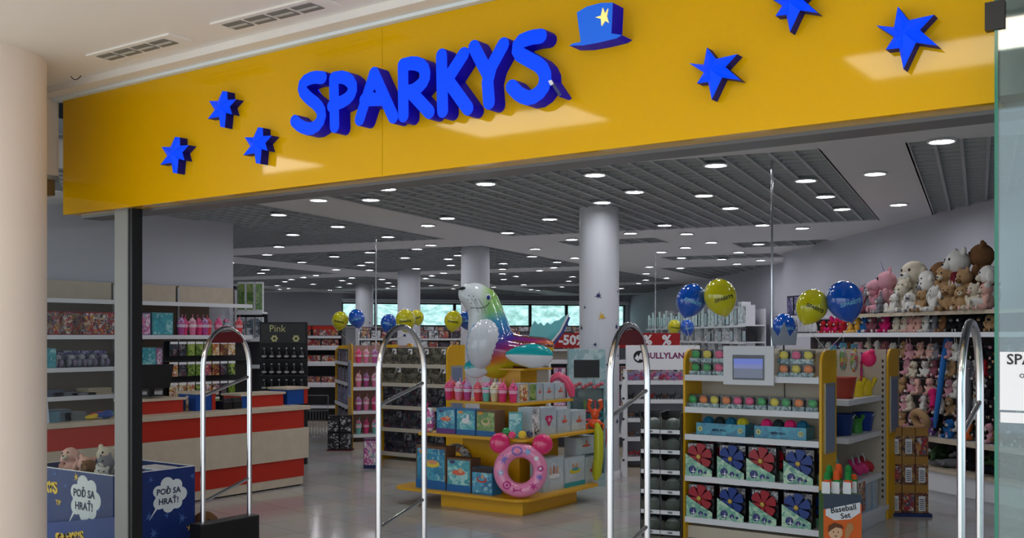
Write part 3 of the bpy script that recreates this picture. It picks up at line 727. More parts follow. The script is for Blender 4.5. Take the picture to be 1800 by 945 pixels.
# ================================================================== MAIN END RACK (front right)
L0 = (-3.285, 8.0, 0); W0 = 1.19; LIPS0 = [.18, .529, .877, 1.107, 1.378]
rack('end', L0, 0, W0, .36, 1.595, LIPS0, 'yellow sided end rack of disc balls and bright toys in front on the right', poster=(0, 1))
def petal_disc(col, key):
    m = mat('disc petal '+key, col, .35, bump=.1, bscale=30); dk = mat('disc gap '+key, [v*.45 for v in col], .5)
    b = MB(); c = (0, 0)
    b.lathe([(.0, 0), (.05, .0), (.085, .008), (.088, .014), (.02, .020)], dk, (0, 0, 0), 20, Matrix.Rotation(pi/2, 4, 'X'))
    pet = MB()
    for k in range(6):
        a = 2.45-k*pi/3; pts = [(math.cos(a-.5)*.02, math.sin(a-.5)*.02), (math.cos(a-.42)*.098, math.sin(a-.42)*.098), (math.cos(a-.33)*.112, math.sin(a-.33)*.112), (math.cos(a)*.114, math.sin(a)*.114), (math.cos(a+.33)*.112, math.sin(a+.33)*.112), (math.cos(a+.42)*.098, math.sin(a+.42)*.098), (math.cos(a+.5)*.02, math.sin(a+.5)*.02)]
        pet.frame(pts, (0, -.022, 0), (1, 0, 0), (0, 0, 1), (0, -1, 0), .016, m)
    hub = MB().lathe([(.0, .040), (.016, .042), (.021, .052), (.014, .058), (0, .056)][::-1], mat('brass yellow hub', (200, 165, 70), .3), (0, 0, 0), 16, Matrix.Rotation(pi/2, 4, 'X'))
    return b, pet, hub
DISC = {}
for key, col in (('red', (160, 14, 34)), ('blue', (6, 50, 130))):
    b, pet, hub = petal_disc(col, key)
    def sh(mb, x, z, k=1.0):
        mb.v = [(p[0]*k+x, p[1], p[2]*k+z) for p in mb.v]; return mb
    base = MB().box(-.115, .115, 0, .09, 0, .275, M_black)
    top = MB().box(-.112, .112, -.002, -.0003, .19, .272, printed('grey silver card artwork', [(70,68,74),(110,108,112),(40,38,44),(190,190,195)], 40))
    write(top, 'PHLAT', (-.04, -.004, .255), *W3, .030, M_paper)
    card = MB().frame([(-.118, 0), (.118, 0), (.118, .055), (.02, .105), (-.045, .14), (-.118, .185)], (0, -.043, 0), (1, 0, 0), (0, 0, 1), (0, -1, 0), .003, printed('mint green card artwork', [(110,170,150),(150,200,170),(190,220,190),(90,150,130)], 14))
    ball = MB()
    for (x, z, r) in ((-.055, .055, .033), (.015, .04, .021), (.06, .035, .012)): ball.ell((x, -.048, z), (r, .004, r), mat('indigo ball print', (50, 56, 120), .4), seg=12, rings=6)
    ball.frame(starpoly(.03, .2, 4, 0), (-.045, -.054, .04), (1, 0, 0), (0, 0, 1), (0, -1, 0), .001, M_paper).frame(starpoly(.018, .2, 4, 0), (.02, -.054, .03), (1, 0, 0), (0, 0, 1), (0, -1, 0), .001, M_paper)
    DISC[key] = ('disc_ball_pack', base.mesh('disc_ball_pack'), [('header_card', top.mesh('header_card'), []), ('disc', sh(b, .0, .165).mesh('disc'), []), ('petals', sh(pet, .0, .165).mesh('petals'), [('hub', sh(hub, 0, .165).mesh('hub'), [])]), ('green_card', card.mesh('green_card'), []), ('ball_picture', ball.mesh('ball_picture'), [])])
for row, z, nm in ((0, .529, 'upper'), (1, .18, 'lower')):
    for i, px in enumerate([(1233, 1289, 1341, 1407), (1234, 1289, 1346, 1404)][row]):
        x, _ = lx(px, 800, L0, 0, .05); key = ('red', 'blue')[i % 2]
        put(DISC[key], (L0[0]+x, L0[1]+.035, z+.001), RND.uniform(-.08, .08), '%s petal disc ball pack, %s from left in %s disc row of end rack' % (key, ordn(i), nm), 'toy', 'disc ball packs on the end rack')
        put(DISC[key], (L0[0]+x+.02, L0[1]+.215, z+.001), RND.uniform(-.08, .08), 'pack hidden behind the %s disc ball of %s row, end rack' % (ordn(i), nm), 'toy', 'disc ball packs on the end rack')
# trays of rope balls
M_tray = printed('aqua tray artwork', [(48,140,170),(60,160,185),(40,120,150)], 10); M_rope = {}
for k, c in dict(pink=(235,40,120), blue=(20,105,140), yellow=(205,195,40), black=(30,45,50)).items(): M_rope[k] = mat('rope '+k, c, .8, bump=.8, bscale=60)
def ropeball(k):
    b = MB().ell((0, 0, .048), .048, M_rope[k], seg=16, rings=10)
    for i in range(4):
        a = i*.8; b.tube([(math.cos(t*pi/8)*.049*math.cos(a), math.cos(t*pi/8)*.049*math.sin(a), .048+math.sin(t*pi/8)*.049) for t in range(16)], .004, M_rope[k], 5, closed=True)
    return ('rope_ball', b.mesh('rope_ball'), [])
RB = {k: ropeball(k) for k in M_rope}
for ti, (p0, p1, cols, side) in enumerate((((1224), 1310, ('blue', 'black', 'blue', 'yellow'), 'left'), (1326, 1417, ('pink', 'black', 'pink', 'blue'), 'right'))):
    x0, _ = lx(p0, 760, L0, 0, .03); x1, _ = lx(p1, 760, L0, 0, .03); w = x1-x0
    o = empty('display_tray', (L0[0]+(x0+x1)/2, L0[1]+.03, .878), 0, 'aqua blue card tray of rope balls, %s one on the middle shelf of end rack' % side, 'tray', 'aqua card trays')
    MB().box(-w/2, w/2, 0, .004, 0, .10, M_tray).box(-w/2, w/2, .2, .204, 0, .10, M_tray).box(-w/2, -w/2+.004, .004, .2, 0, .10, M_tray).box(w/2-.004, w/2, .004, .2, 0, .10, M_tray).box(-w/2+.004, w/2-.004, .004, .2, .0, .05, M_tray).build('card_body', o)
    for u, tx in ((-w*.42, '6'), (w*.40, '12')):
        s = MB().frame(circ(.022, 14), (u, 0, .05), (1, 0, 0), (0, 0, 1), (0, -1, 0), .002, mat('pale yellow badge', (200, 205, 140), .5)); write(s, tx, (u, -.004, .05), *W3, .032, M_navy2); s.build('badge', o)
    s = MB(); write(s, 'MINI BALL', (-.01, -.003, .045), *W3, .028, M_navy2)
    s.build('tray_title', o)
    for i, c in enumerate(cols):
        u = -w/2+.065+i*(w-.13)/3
        put(RB[c], (L0[0]+(x0+x1)/2+u, L0[1]+.135, .878+.0505), 0, '%s woven rope ball, %s from left in the %s aqua tray' % (c, ordn(i), side), 'ball', 'rope balls in the trays', 1.0)
# small bright packs
def smallpack(col, key, h=.095):
    m = mat('squishy '+key, col, .4, coat=.2)
    b = MB().box(-.042, .042, .0, .045, 0, h*.99, M_clear)
    base = MB().box(-.043, .043, -.002, .046, 0, h*.33, PK['tealg']).box(-.043, .043, .046, .048, h*.33, h, M_dark)
    fig = MB().ell((0, .02, h*.60), (.034, .02, h*.32), m, seg=10, rings=6).ell((-.014, .014, h*.80), (.013, .010, h*.1), m, seg=8, rings=5).ell((.016, .012, h*.72), (.012, .01, h*.1), m, seg=8, rings=5)
    return ('squeeze_toy_pack', base.mesh('squeeze_toy_pack'), [('clear_cover', b.mesh('clear_cover'), []), ('squeeze_toy', fig.mesh('squeeze_toy'), [])])
SPC = dict(green=(40,170,80), orange=(245,130,40), yellow=(235,210,30), pink=(240,70,130))
SP = {k: smallpack(c, k) for k, c in SPC.items()}
for i, (px, c) in enumerate(zip((1216,1235,1254,1275,1295,1316,1337,1360,1380,1403,1427), 'green orange yellow orange pink pink green yellow green orange green'.split())):
    x, _ = lx(px, 705, L0, 0, .03); put(SP[c], (L0[0]+x, L0[1]+.03, 1.108), 0, '%s squeeze toy pack, %s from left on the fourth shelf of end rack' % (c, ordn(i)), 'toy', 'squeeze toy packs on the end rack', 1.12)
for side, xs, cc in (('left', (1221, 1241, 1262), (('green','green','pink'),('green','yellow','pink'))), ('right', (1376, 1398, 1419), (('orange','yellow','orange'),('yellow','pink','yellow')))):
    for r in (0, 1):
        for i, px in enumerate(xs):
            x, _ = lx(px, 650, L0, 0, .03)
            put(SP[cc[r][i]], (L0[0]+x, L0[1]+.03+.004*r, 1.379+.1085*r), 0, '%s squeeze toy pack, %s in %s row %s of the tablet' % (cc[r][i], ordn(i), ('lower', 'upper')[r], side), 'toy', 'squeeze toy packs on the end rack', 1.13)
# tablet panel
a = aty(1271, 675, 7.95); b_ = aty(1359.5, 608, 7.95); w = b_.x-a.x; h = b_.z-a.z
o = empty('tablet_display', (a.x, 7.955, a.z), 0, 'white framed tablet screen fixed to the top shelf of the yellow end rack', 'screen')
MB().box(0, w, 0, .02, 0, h, M_white).build('frame_panel', o, bevel=.004)
sx, sz, ex, ez = w*.19, h*.13, w*.82, h*.77
MB().box(sx, ex, -.004, -.0005, sz, ez, mat('screen bezel grey', (100, 105, 110), .3)).build('bezel', o)
s = MB(); bz_ = [(.0, .33, (110,120,130)), (.33, .5, (118,122,150)), (.5, .82, (96,100,120)), (.82, .85, (150,165,225)), (.6, .82, (125,140,205))]
s.box(sx+.012, ex-.012, -.006, -.0045, sz+.015, sz+(ez-sz)*.45, mat('screen sea grey', (112, 120, 140), .3, emit=.35)).box(sx+.012, ex-.012, -.006, -.0045, sz+(ez-sz)*.45, sz+(ez-sz)*.62, mat('screen lilac', (130, 138, 190), .3, emit=.35)).box(sx+.012, ex-.012, -.006, -.0045, sz+(ez-sz)*.62, ez-.03, mat('screen blue', (110, 125, 205), .3, emit=.4))
s.build('screen', o)
c_ = aty(1349, 644, 7.95)
tag(MB().tube([(L0[0]+.18, 8.30, 1.36), (L0[0]+.18, 8.315, 1.13)], .004, M_black, 5).build('power_cable'), 'short black power cable hanging behind the tablet panel', 'cable')

# ================================================================== LONG GONDOLA SIDE BEHIND IT (sand toys)
GX = -2.70
g0, g1 = 8.37, 9.88
G = empty('gondola', (GX, g0, 0), 0, 'cream backed gondola side with sand toys between two yellow panels', 'shelf rack', 'yellow sided shelf racks')
LG = g1-g0
MB().box(-.62, -.60, 0, LG-.03, .10, 1.56, M_cream).build('back_panel', G)
MB().box(-1.17, -.012, LG-.02, LG-.001, 0, 1.585, M_cream).build('end_back_panel', G)
MB().box(-.6, -.02, 0, LG, 0, .10, M_white).box(-.6, 0, 0, LG, .10, .135, M_shelf).box(0, .01, 0, LG, .10, .14, M_white).build('base_shelf', G)
pg = MB()
for i in range(24): pg.box(-.048, -.032, LG-.024, LG-.0205, .2+i*.055, .225+i*.055, M_dark)
pg.build('slotted_upright', G)
for z, y0 in ((.435, .5), (.83, .5), (1.155, .5)):
    sh = MB().box(-.59, -.06, y0, LG-.03, z-.03, z, M_shelf).box(-.59, -.06, y0-.012, y0-.0005, z-.045, z+.004, M_white).build('shelf', G); MB().box(-.0595, -.048, y0-.012, LG-.03, z-.045, z+.004, M_white).build('price_rail', sh)
o = MB(); r = .12; d = .36; h = 1.59
pts = [(0, 0), (d, 0), (d, h), (r, h)]+[(r-r*math.sin(a*pi/12), h-r+r*math.cos(a*pi/12)) for a in range(1, 7)]
sp = MB().frame(pts, (0, LG+.02, 0), (0, 1, 0), (0, 0, 1), (-1, 0, 0), .02, M_yel).build('side_panel', G)
f = MB().box(.0005, .008, LG+.08, LG+.33, .8, 1.33, M_alu).build('poster_frame', sp)
MB().box(.0082, .0095, LG+.1, LG+.31, .83, 1.3, mat('grey blue poster', (0,0,0))).build('poster', f)
def bucket(col, key):
    m = mat('bucket '+key, col, .35); wh = mat('bucket handle', (230, 225, 220), .4)
    return ('sand_bucket', MB().lathe([(.075, 0), (.08, .004), (.105, .17), (.112, .175), (.112, .19), (.10, .19), (.076, .02)], m, seg=20).mesh('sand_bucket'),
            [('handle', MB().tube([(math.cos(a)*.112, math.sin(a)*.112*.5+.0, .185-abs(math.sin(a))*.06) for a in [pi*i/10-pi for i in range(11)]], .004, wh, 6).mesh('handle'), [])])
BK = {k: bucket(c, k) for k, c in dict(red=(170,52,28), blue=(16,52,120), navy=(24,60,150), yellow=(226,190,20)).items()}
def can(col, key):
    m = mat('watering can '+key, col, .35)
    b = MB().lathe([(.06, 0), (.062, .01), (.055, .13), (.045, .14)], m, seg=16)
    return ('watering_can', b.mesh('watering_can'), [('spout', MB().tube([(.05, 0, .03), (.09, 0, .1), (.12, 0, .16)], .012, m, 8, taper=[.016, .011, .022]).mesh('spout'), []), ('handle', MB().tube([(-.05, 0, .03), (-.1, 0, .09), (-.05, 0, .17), (.03, 0, .15)], .008, m, 8).mesh('handle'), [])])
WC = can((226, 196, 24), 'yellow'); WG = can((70, 150, 60), 'green')
def gp(y, x=-.12, z=0): return (GX+x-.05, g0+y, z)
put(BK['red'], gp(.82, -.14, 1.156), .3, 'red brown sand bucket with white handle on the top sand toy shelf', 'bucket')
put(WC, gp(1.14, -.13, 1.156), 1.2, 'yellow watering can beside the red bucket on the sand toy shelf', 'watering can')
put(WC, gp(1.38, -.12, 1.156), 1.0, 'second yellow watering can, farther along the top sand toy shelf', 'watering can')
put(BK['blue'], gp(.80, -.15, .831), 0, 'dark blue sand bucket at the near end of the middle sand toy shelf', 'bucket')
put(WG, gp(1.10, -.12, .831), 1.3, 'green and yellow watering can on the middle sand toy shelf', 'watering can', scale=.95)
put(BK['navy'], gp(1.36, -.13, .831), 0, 'bright blue sand bucket at the far end of the middle sand toy shelf', 'bucket', scale=.9)
# bags, nets and shoes hung or stood on the gondola
def bag(w, h, art, key):
    v = MB(); n = 6; pts = [(-w/2, 0), (-w*.36, h*.02), (0, 0), (w/2, 0), (w*.46, h*.5), (w*.5, h), (0, h*.98), (-w/2, h), (-w*.45, h*.5)]
    b = MB().ell((0, .0, h*.46), (w*.5, .03, h*.46), art, seg=12, rings=8)
    hd = MB().box(-w*.5, w*.5, -.006, .006, h*.84, h*1.02, mat('header '+key, (90, 160, 190), .4))
    return ('toy_bag', b.mesh('toy_bag'), [('header_card', hd.mesh('header_card'), [])])
TBAG = bag(.16, .26, printed('net bag toys artwork', [(150,190,195),(90,150,160),(220,220,225),(120,170,90),(210,60,120),(230,200,60)], 28), 'net')
SHOE = lambda col, key: ('pool_clog', MB().ell((0, 0, .03), (.035, .09, .03), mat('clog '+key, col, .5), seg=12, rings=8).ell((0, -.03, .045), (.033, .05, .03), mat('clog '+key, col), seg=12, rings=8).mesh('pool_clog'), [('strap', MB().tube([(-.034, .03, .04), (-.03, .08, .06), (0, .1, .065), (.03, .08, .06), (.034, .03, .04)], .006, M_white, 6).mesh('strap'), [])])
SM, SR = SHOE((226, 60, 130), 'pink'), SHOE((190, 40, 50), 'red')
for i, (y, z, k) in enumerate(((1.02, 1.36, -.30), (1.15, 1.38, -.25), (1.28, 1.37, -.19))): put(TBAG, gp(y, k, z-.0), pi/2, 'clear bag of beach toys hanging %s along the top of the sand toy side' % ordn(i), 'toy bag', 'beach toy bags')
for i, (y, z, col) in enumerate(((1.34, 1.30, (210, 50, 120)), (1.40, 1.38, (150, 60, 160)), (1.45, 1.32, (240, 170, 40)))):
    m = mat('spade %d' % i, col, .4)
    o = MB().tube([(0, 0, .03), (0, 0, .17)], .008, m, 8).frame([(-.035, .03), (.035, .03), (.03, -.05), (0, -.07), (-.03, -.05)], (0, .003, 0), (1, 0, 0), (0, 0, 1), (0, -1, 0), .006, m).tube([(-.03, 0, .17), (.03, 0, .17)], .007, m, 8).build('toy_spade')
    o.location = gp(y, -.14-.02*i, z); o.rotation_euler = (0, .2*i-.1, pi/2); tag(o, ['magenta', 'violet', 'orange yellow'][i]+' beach spade hanging at the top of the sand toy side', 'toy spade', 'beach spades')
p = atx(1527, 630, GX-.12)
o = MB().ell((0, 0, 0), (.07, .05, .075), mat('hot pink shell', (240, 40, 110), .4), seg=14, rings=9).ell((.03, -.01, .06), (.03, .03, .03), mat('hot pink shell', (0,0,0)), seg=10, rings=6).build('sand_mould'); o.location = p; tag(o, 'hot pink sand mould hanging at the upper right of the sand toy side', 'toy')
for i in range(3):
    put((SM, SM, SR)[i], gp(1.0+.17*i, -.12, .436+.07), -.3, '%s pool clog, %s along the lower sand toy shelf' % (('pink', 'pink', 'red')[i], ordn(i)), 'shoe', 'pool clogs', rot=(.9, 0, pi/2+.3))
BX1 = carton(.22, .2, .30, PK['red'], mat('pale blue carton', (150, 180, 205), .4)); BX2 = carton(.16, .2, .26, PK['pale'], mat('pale blue carton', (0,0,0)))
for i, (y, tp, nm) in enumerate(((.62, BX1, 'red and white'), (.87, BX1, 'red white and blue'), (1.09, BX2, 'pale blue'), (1.28, BX2, 'small pale'))):
    put(tp, gp(y, -.0, .136), pi/2, '%s toy carton, %s along the bottom shelf below the pool clogs' % (nm, ordn(i)), 'toy box', 'cartons below the pool clogs')
# stuff on the shelf ends near the front panel
for i, (z, c) in enumerate(((1.0, (200, 205, 210)), (.62, (235, 120, 60)), (.60, (70, 160, 160)), (.45, (200, 80, 90)))):
    y = .2+.09*i; m = mat('pouch %d' % i, c, .5, bump=.3)
    o = MB().ell((0, 0, 0), (.06, .04, .10), m, seg=12, rings=8).tube([(0, 0, .09), (0, 0, .15)], .003, M_white, 5).build('toy_pouch'); o.location = gp(y, -.1, z); tag(o, ['pale grey', 'orange', 'teal', 'coral'][i]+' soft pouch hanging behind the poster panel of the end rack', 'toy pouch', 'hanging pouches')

# baseball set
p = att(1481, 930, 7.55); bx = empty('baseball_set_display', (p.x, p.y, 0), math.atan2(.5776, .8163)-.12, 'orange Baseball Set cardboard bin standing against the yellow end rack', 'display bin')
bh = .55; bwid = .27
M_or = mat('orange print', (232, 104, 30), .45)
MB().box(-bwid/2, bwid/2, 0, .2, 0, bh, mat('green card side', (70, 110, 50), .5), M_or).build('bin_body', bx)
s = MB()
s.frame([(-bwid/2, bh*.80), (bwid/2, bh*.88), (bwid/2, bh), (-bwid/2, bh)], (0, -.001, 0), (1, 0, 0), (0, 0, 1), (0, -1, 0), .001, mat('slate print', (60, 72, 90), .5))
s.frame([(-bwid/2+.015, bh-.11), (bwid/2-.01, bh-.055), (bwid/2-.01, bh-.13), (bwid*.2, bh-.18), (-.06, bh-.19), (-bwid/2+.015, bh-.155)], (0, -.0025, 0), (1, 0, 0), (0, 0, 1), (0, -1, 0), .001, M_paper)
u = Vector((1, 0, .18)).normalized(); v = Vector((-.18, 0, 1)).normalized()
write(s, 'Baseball', (.005, -.005, bh-.105), u, v, .058, M_ink, bold=.02); write(s, 'Set', (.02, -.005, bh-.155), u, v, .055, M_ink, bold=.02)
s.build('title', bx)
# the boy with the bat, printed flat on the front
s = MB(); sk = mat('print skin', (236, 190, 150), .5); hr = mat('print brown hair', (110, 60, 30), .5); sh_ = mat('print blue shirt', (90, 130, 180), .5)
def pr(pts, c, k=1): s.frame(pts, (-.02, -.0015-.0012*k, .27), (1, 0, 0), (0, 0, 1), (0, -1, 0), .001, c)
pr([(-.07,-.06),(.03,-.06),(.035,-.12),(.02,-.2),(-.05,-.2),(-.06,-.12)], sh_, 1); pr([(a-.03, b+.0) for a, b in circ(.05, 16)], sk, 2)
pr([(-.085,.0),(-.08,.05),(-.04,.075),(.01,.06),(.03,.03),(.0,.035),(-.03,.04),(-.06,.02)], hr, 3)
pr([(.03,-.07),(.05,-.06),(.10,.04),(.085,.075),(.055,.07),(.04,.02)], mat('print bat', (190, 140, 90), .5), 1); pr([(-.05,-.09),(.05,-.13),(.055,-.11),(-.04,-.06)], sk, 3)
for x in (-.045, -.012): pr([(a+x, b+.005) for a, b in circ(.005, 8)], M_ink, 3)
pr([(-.04,-.02),(-.015,-.022),(-.03,-.03)], M_ink, 3); pr([(-.05,-.2),(.02,-.2),(.03,-.26),(-.06,-.26)], mat('print green shorts', (70, 140, 60), .5), 1)
s.build('boy_picture', bx)
M_bat = [mat('foam bat orange', (238, 90, 30), .7), mat('foam bat green', (30, 140, 60), .7)]
for i, (x, y, hh) in enumerate(((-.10, .05, .68), (-.03, .06, .69), (.05, .05, .68), (.10, .10, .66), (-.07, .13, .72), (.0, .14, .73), (.07, .15, .72))):
    p_ = place((p.x, p.y, 0), bx.rotation_euler.z, x, y, 0)
    o = empty('foam_bat', (p_[0], p_[1], bh+.001), 0, 'foam toy bat with %s grip, %s of those in the orange bin' % (('green', 'orange')[i % 2], ordn(i)), 'toy bat', 'foam bats in the orange bin')
    MB().lathe([(.018, 0), (.024, .03), (.026, hh-bh-.02), (.02, hh-bh+.02), (.012, hh-bh+.025)], M_bat[(i+1) % 2], seg=12).build('barrel', o)
    MB().lathe([(.0275, .04), (.0275, .1)], M_bat[i % 2], seg=12).build('grip', o)
    MB().box(-.03, .03, -.031, -.029, .0, .085, M_paper).build('hang_tag', o)

# ================================================================== CLEAR BIN RACK left of the end rack
cr_ = Vector((att(1161, 592, 8.80).x, att(1161, 592, 8.80).y, 0)); ang = .22
BR = empty('bin_rack', cr_, ang, 'black frame rack of clear pull-out bins left of the yellow end rack', 'bin rack')
MB().box(-.178, -.172, 0, .26, 0, 1.06, M_black).box(.172, .178, 0, .26, 0, 1.06, M_black).box(-.005, .005, 0, .3, 0, 1.06, M_black).box(-.172, .172, .255, .26, 0, 1.06, M_dark).build('rack_frame', BR)
M_bin = clear('smoky clear bin', (200, 212, 208), alpha=.45, rough=.15); M_crump = mat('crumpled clear film', (205, 214, 212), .14, bump=1.0, bscale=26, noise=.65)
film = MB().ell((0, .11, .062), (.072, .095, .055), M_crump, seg=14, rings=8)
bn = MB().box(-.08, .08, .0, .25, 0, .004, M_bin).box(-.08, -.077, 0, .25, .004, .13, M_bin).box(.077, .08, 0, .25, .004, .13, M_bin)
fr = MB().frame([(-.08, .012), (.08, .012), (.08, .115), (-.08, .115)], (0, 0, 0), (1, 0, 0), (0, -.35, .94), (0, 1, 0), .003, M_bin)
BIN = ('clear_bin', bn.mesh('clear_bin'), [('front_flap', fr.mesh('front_flap'), []), ('label_rail', MB().box(-.083, .083, -.012, -.004, -.012, .022, M_white).box(-.02, .02, -.0135, -.0125, -.004, .014, M_grey).mesh('label_rail'), []), ('wrapped_goods', film.mesh('wrapped_goods'), [])])
for r in range(6):
    for c in (0, 1):
        z = .035+(5-r)*.171; q = place(cr_, ang, -.086+.172*c, -.0, z)
        put(BIN, q, ang, 'clear bin of wrapped toys, %s from top in %s column of bin rack' % (ordn(r), ('left', 'right')[c]), 'bin', 'clear bins in the black rack')
# ================================================================== helpers for made-up solids
def bake(mb, voxel, smooth=4):
    """melt overlapping solids into one continuous surface"""
    me = mb.mesh('t'); o = bpy.data.objects.new('t', me); C.objects.link(o)
    r = o.modifiers.new('r', 'REMESH'); r.mode = 'VOXEL'; r.voxel_size = voxel; r.use_smooth_shade = True
    if smooth: s = o.modifiers.new('s', 'SMOOTH'); s.iterations = smooth; s.factor = .5
    dg = bpy.context.evaluated_depsgraph_get(); out = bpy.data.meshes.new_from_object(o.evaluated_get(dg))
    bpy.data.objects.remove(o)
    if not out.materials: out.materials.append(mb.mats[0])
    return out
YAW = .6158
def facing(px, py, t): return att(px, py, t)

# ================================================================== YELLOW ISLAND
isl = empty('display_island', (-6.2, 8.6, 0), 0, 'tiered yellow display island in the middle of the shop carrying the inflatable seal', 'display island')
def rr(x0, x1, y0, y1, r):
    out = []
    for cx_, cy_, a0 in ((x1-r, y1-r, 0), (x0+r, y1-r, pi/2), (x0+r, y0+r, pi), (x1-r, y0+r, 1.5*pi)):
        out += [(cx_+math.cos(a0+k*pi/8)*r-(-6.2), cy_+math.sin(a0+k*pi/8)*r-8.6) for k in range(5)]
    return out
M_yl = mat('yellow island laminate', (214, 160, 22), .35)
MB().box(-6.6+6.2, -5.6+6.2, 8.09-8.6, 9.07-8.6, 0, .145, M_yl).build('plinth', isl, bevel=.004)
T1 = (-7.15, -5.48, 7.93, 9.42, .17); T2 = (-6.90, -5.55, 8.05, 9.42, .725); T3 = (-6.77, -5.82, 8.35, 9.40, 1.045)
for T in (T1, T2, T3):
    MB().frame(rr(*T[:4], .16 if T is T1 else .06), (0, 0, T[4]-.024), (1, 0, 0), (0, 1, 0), (0, 0, 1), .024, M_yl).build('tier_board', isl, bevel=.003)
MB().box(-.40, .32, -.16, .55, .171, .700, M_yl).build('core_panel', isl); MB().box(-.30, .2, .0, .5, .726, 1.02, M_yl).build('core_panel', isl)
MB().box(-.13, .15, .1, .4, 1.046, 1.36, M_yl).build('neck', isl); MB().frame([(a*.27, b*.27+.25) for a, b in ((-1,-1),(1,-1),(1,1),(-1,1))], (0, 0, 1.361), (1, 0, 0), (0, 1, 0), (0, 0, 1), .018, M_yl).build('top_board', isl, bevel=.003)
PICS = dict(   # small pictures printed on the pool cartons: (x, z, rx, rz, colour) in box halves
 sun=[(.1,.1,.55,.18,(230,200,70)),(.15,.2,.35,.10,(220,150,110)),(-.5,.75,.3,.12,(235,140,50))],
 swim=[(0,.05,.6,.16,(225,110,80)),(.2,.2,.2,.14,(225,170,130)),(-.55,.78,.25,.1,(70,60,110))],
 horse=[(0,.0,.45,.22,(225,228,232)),(.25,.35,.16,.24,(225,228,232)),(-.55,.78,.28,.1,(235,140,50))],
 ring=[(0,0,.55,.22,(190,60,60)),(0,.05,.38,.12,(60,160,190)),(.1,.3,.1,.22,(220,170,130))],
 boat=[(0,-.05,.6,.18,(200,190,50)),(.05,.1,.4,.12,(60,150,170)),(-.15,.35,.09,.2,(215,160,120)),(.2,.35,.09,.2,(215,160,120))],
 frog=[(0,.0,.5,.28,(210,190,150)),(0,.08,.32,.16,(110,150,70)),(-.55,.78,.28,.1,(235,140,50))],
 heart=[(-.2,.15,.3,.2,(196,40,100)),(.2,.15,.3,.2,(196,40,100)),(0,-.08,.3,.28,(196,40,100)),(0,-.34,.14,.16,(196,40,100)),(0,.02,.2,.16,(225,150,180))],
 float=[(0,-.15,.45,.13,(205,80,70)),(.05,.15,.1,.32,(210,120,90))],
 group=[(-.35,.1,.1,.3,(210,160,130)),(0,.15,.1,.34,(190,110,90)),(.35,.1,.1,.3,(215,165,130)),(0,-.25,.6,.14,(225,225,230))])
def pictured(tp, w, h, pic):
    parts = list(tp[2])
    for j, (x, z, rx, rz, c) in enumerate(PICS[pic]):
        parts.append(('picture', MB().frame(circ(1, 18, rx*w*.46, rz*h*.5), (x*w*.46, -.0048-.0012*j, h*.55+z*h*.42), (1, 0, 0), (0, 0, 1), (0, -1, 0), .001, mat('print %d %d %d' % c, c, .45)).mesh('picture'), []))
    return (tp[0], tp[1], parts)
def front_item(px0, px1, pyt, T, yoff, art, side, desc, group, strip=None, depth=.16, tp='toy_box', pic=None):
    y = T[2]+yoff; a, b = aty(px0, 600, y), aty(px1, 600, y); w = b.x-a.x-.006; h = max(.05, aty((px0+px1)/2, pyt, y).z-T[4])
    tq = carton(w, depth, h, art, side, tp, strip); put(pictured(tq, w, h, pic) if pic else tq, ((a.x+b.x)/2, y, T[4]+.001), 0, desc, 'toy box', group)
def right_item(px0, px1, pyt, T, xoff, art, side, desc, group, strip=None, depth=.16, z0=None, pic=None):
    x = T[1]-xoff; a, b = atx(px0, 600, x), atx(px1, 600, x); w = b.y-a.y-.006; z0 = z0 or T[4]; h = max(.05, atx((px0+px1)/2, pyt, x).z-z0)
    tq = carton(w, depth, h, art, side, 'toy_box', strip); put(pictured(tq, w, h, pic) if pic else tq, (x, (a.y+b.y)/2, z0+.001), pi/2, desc, 'toy box', group)
    return z0+h
M_pb = mat('pool box blue', (30, 110, 160), .4); M_bs = mat('brown carton side', (110, 80, 60), .6); M_ps = mat('pale carton side', (176, 190, 200), .5)
st1 = (0, .2, mat('blue wave strip', (22, 96, 165), .4)); st2 = (0, .2, mat('violet strip', (95, 50, 130), .4)); st3 = (0, .16, mat('teal strip', (40, 150, 165), .4))
stR = (.82, 1, mat('black and red strip', (40, 20, 24), .4))
g = 'boxed pool toys on the yellow island'
front_item(731, 784, 784, T1, .10, PK['pool'], M_bs, 'tall pool float box at the left end of the lowest island tier', g, st1, pic='sun')
front_item(785, 828, 805, T1, .10, PK['sea'], M_bs, 'teal pool float box, second on the lowest island tier', g, st1, pic='swim')
front_item(829, 866, 822, T1, .09, PK['pool'], M_pb, 'small blue pool box with dark top strip just left of the pink ring', g, stR, pic='ring')
front_item(767, 801, 717, T2, .09, PK['pool'], M_pb, 'blue swimmer picture box with violet strip on the middle island tier', g, st2, pic='swim')
front_item(802, 836, 719, T2, .09, PK['sea'], M_pb, 'blue horse picture box in the middle of the middle island tier', g, st1, pic='horse')
front_item(837, 871, 721, T2, .09, PK['grn'], M_bs, 'green box with blue foot strip on the middle island tier', g, st1, pic='frog')
right_item(955, 991, 804, T1, .12, PK['pale'], M_ps, 'pale box right behind the pink ring on the lowest island tier', g, pic='group')
z_ = right_item(992, 1028, 803, T1, .12, PK['pale'], M_ps, 'pale box with yellow green picture, lowest tier right side of the island', g, st3, pic='boat')
right_item(1029, 1052, 803, T1, .12, PK['pale'], M_ps, 'narrow pale box at the far right end of the lowest island tier', g, pic='float')
right_item(1012, 1047, 767, T1, .16, PK['pale'], M_ps, 'pale box stacked on top at the right end of the lowest island tier', g, None, .14, z_+.002, pic='float')
right_item(934, 949, 716, T2, .10, PK['wht'], M_ps, 'white striped box near the front corner of the middle island tier', g)
right_item(950, 978, 716, T2, .10, PK['pale'], M_ps, 'pale box with pink heart picture on the middle island tier', g, pic='heart')
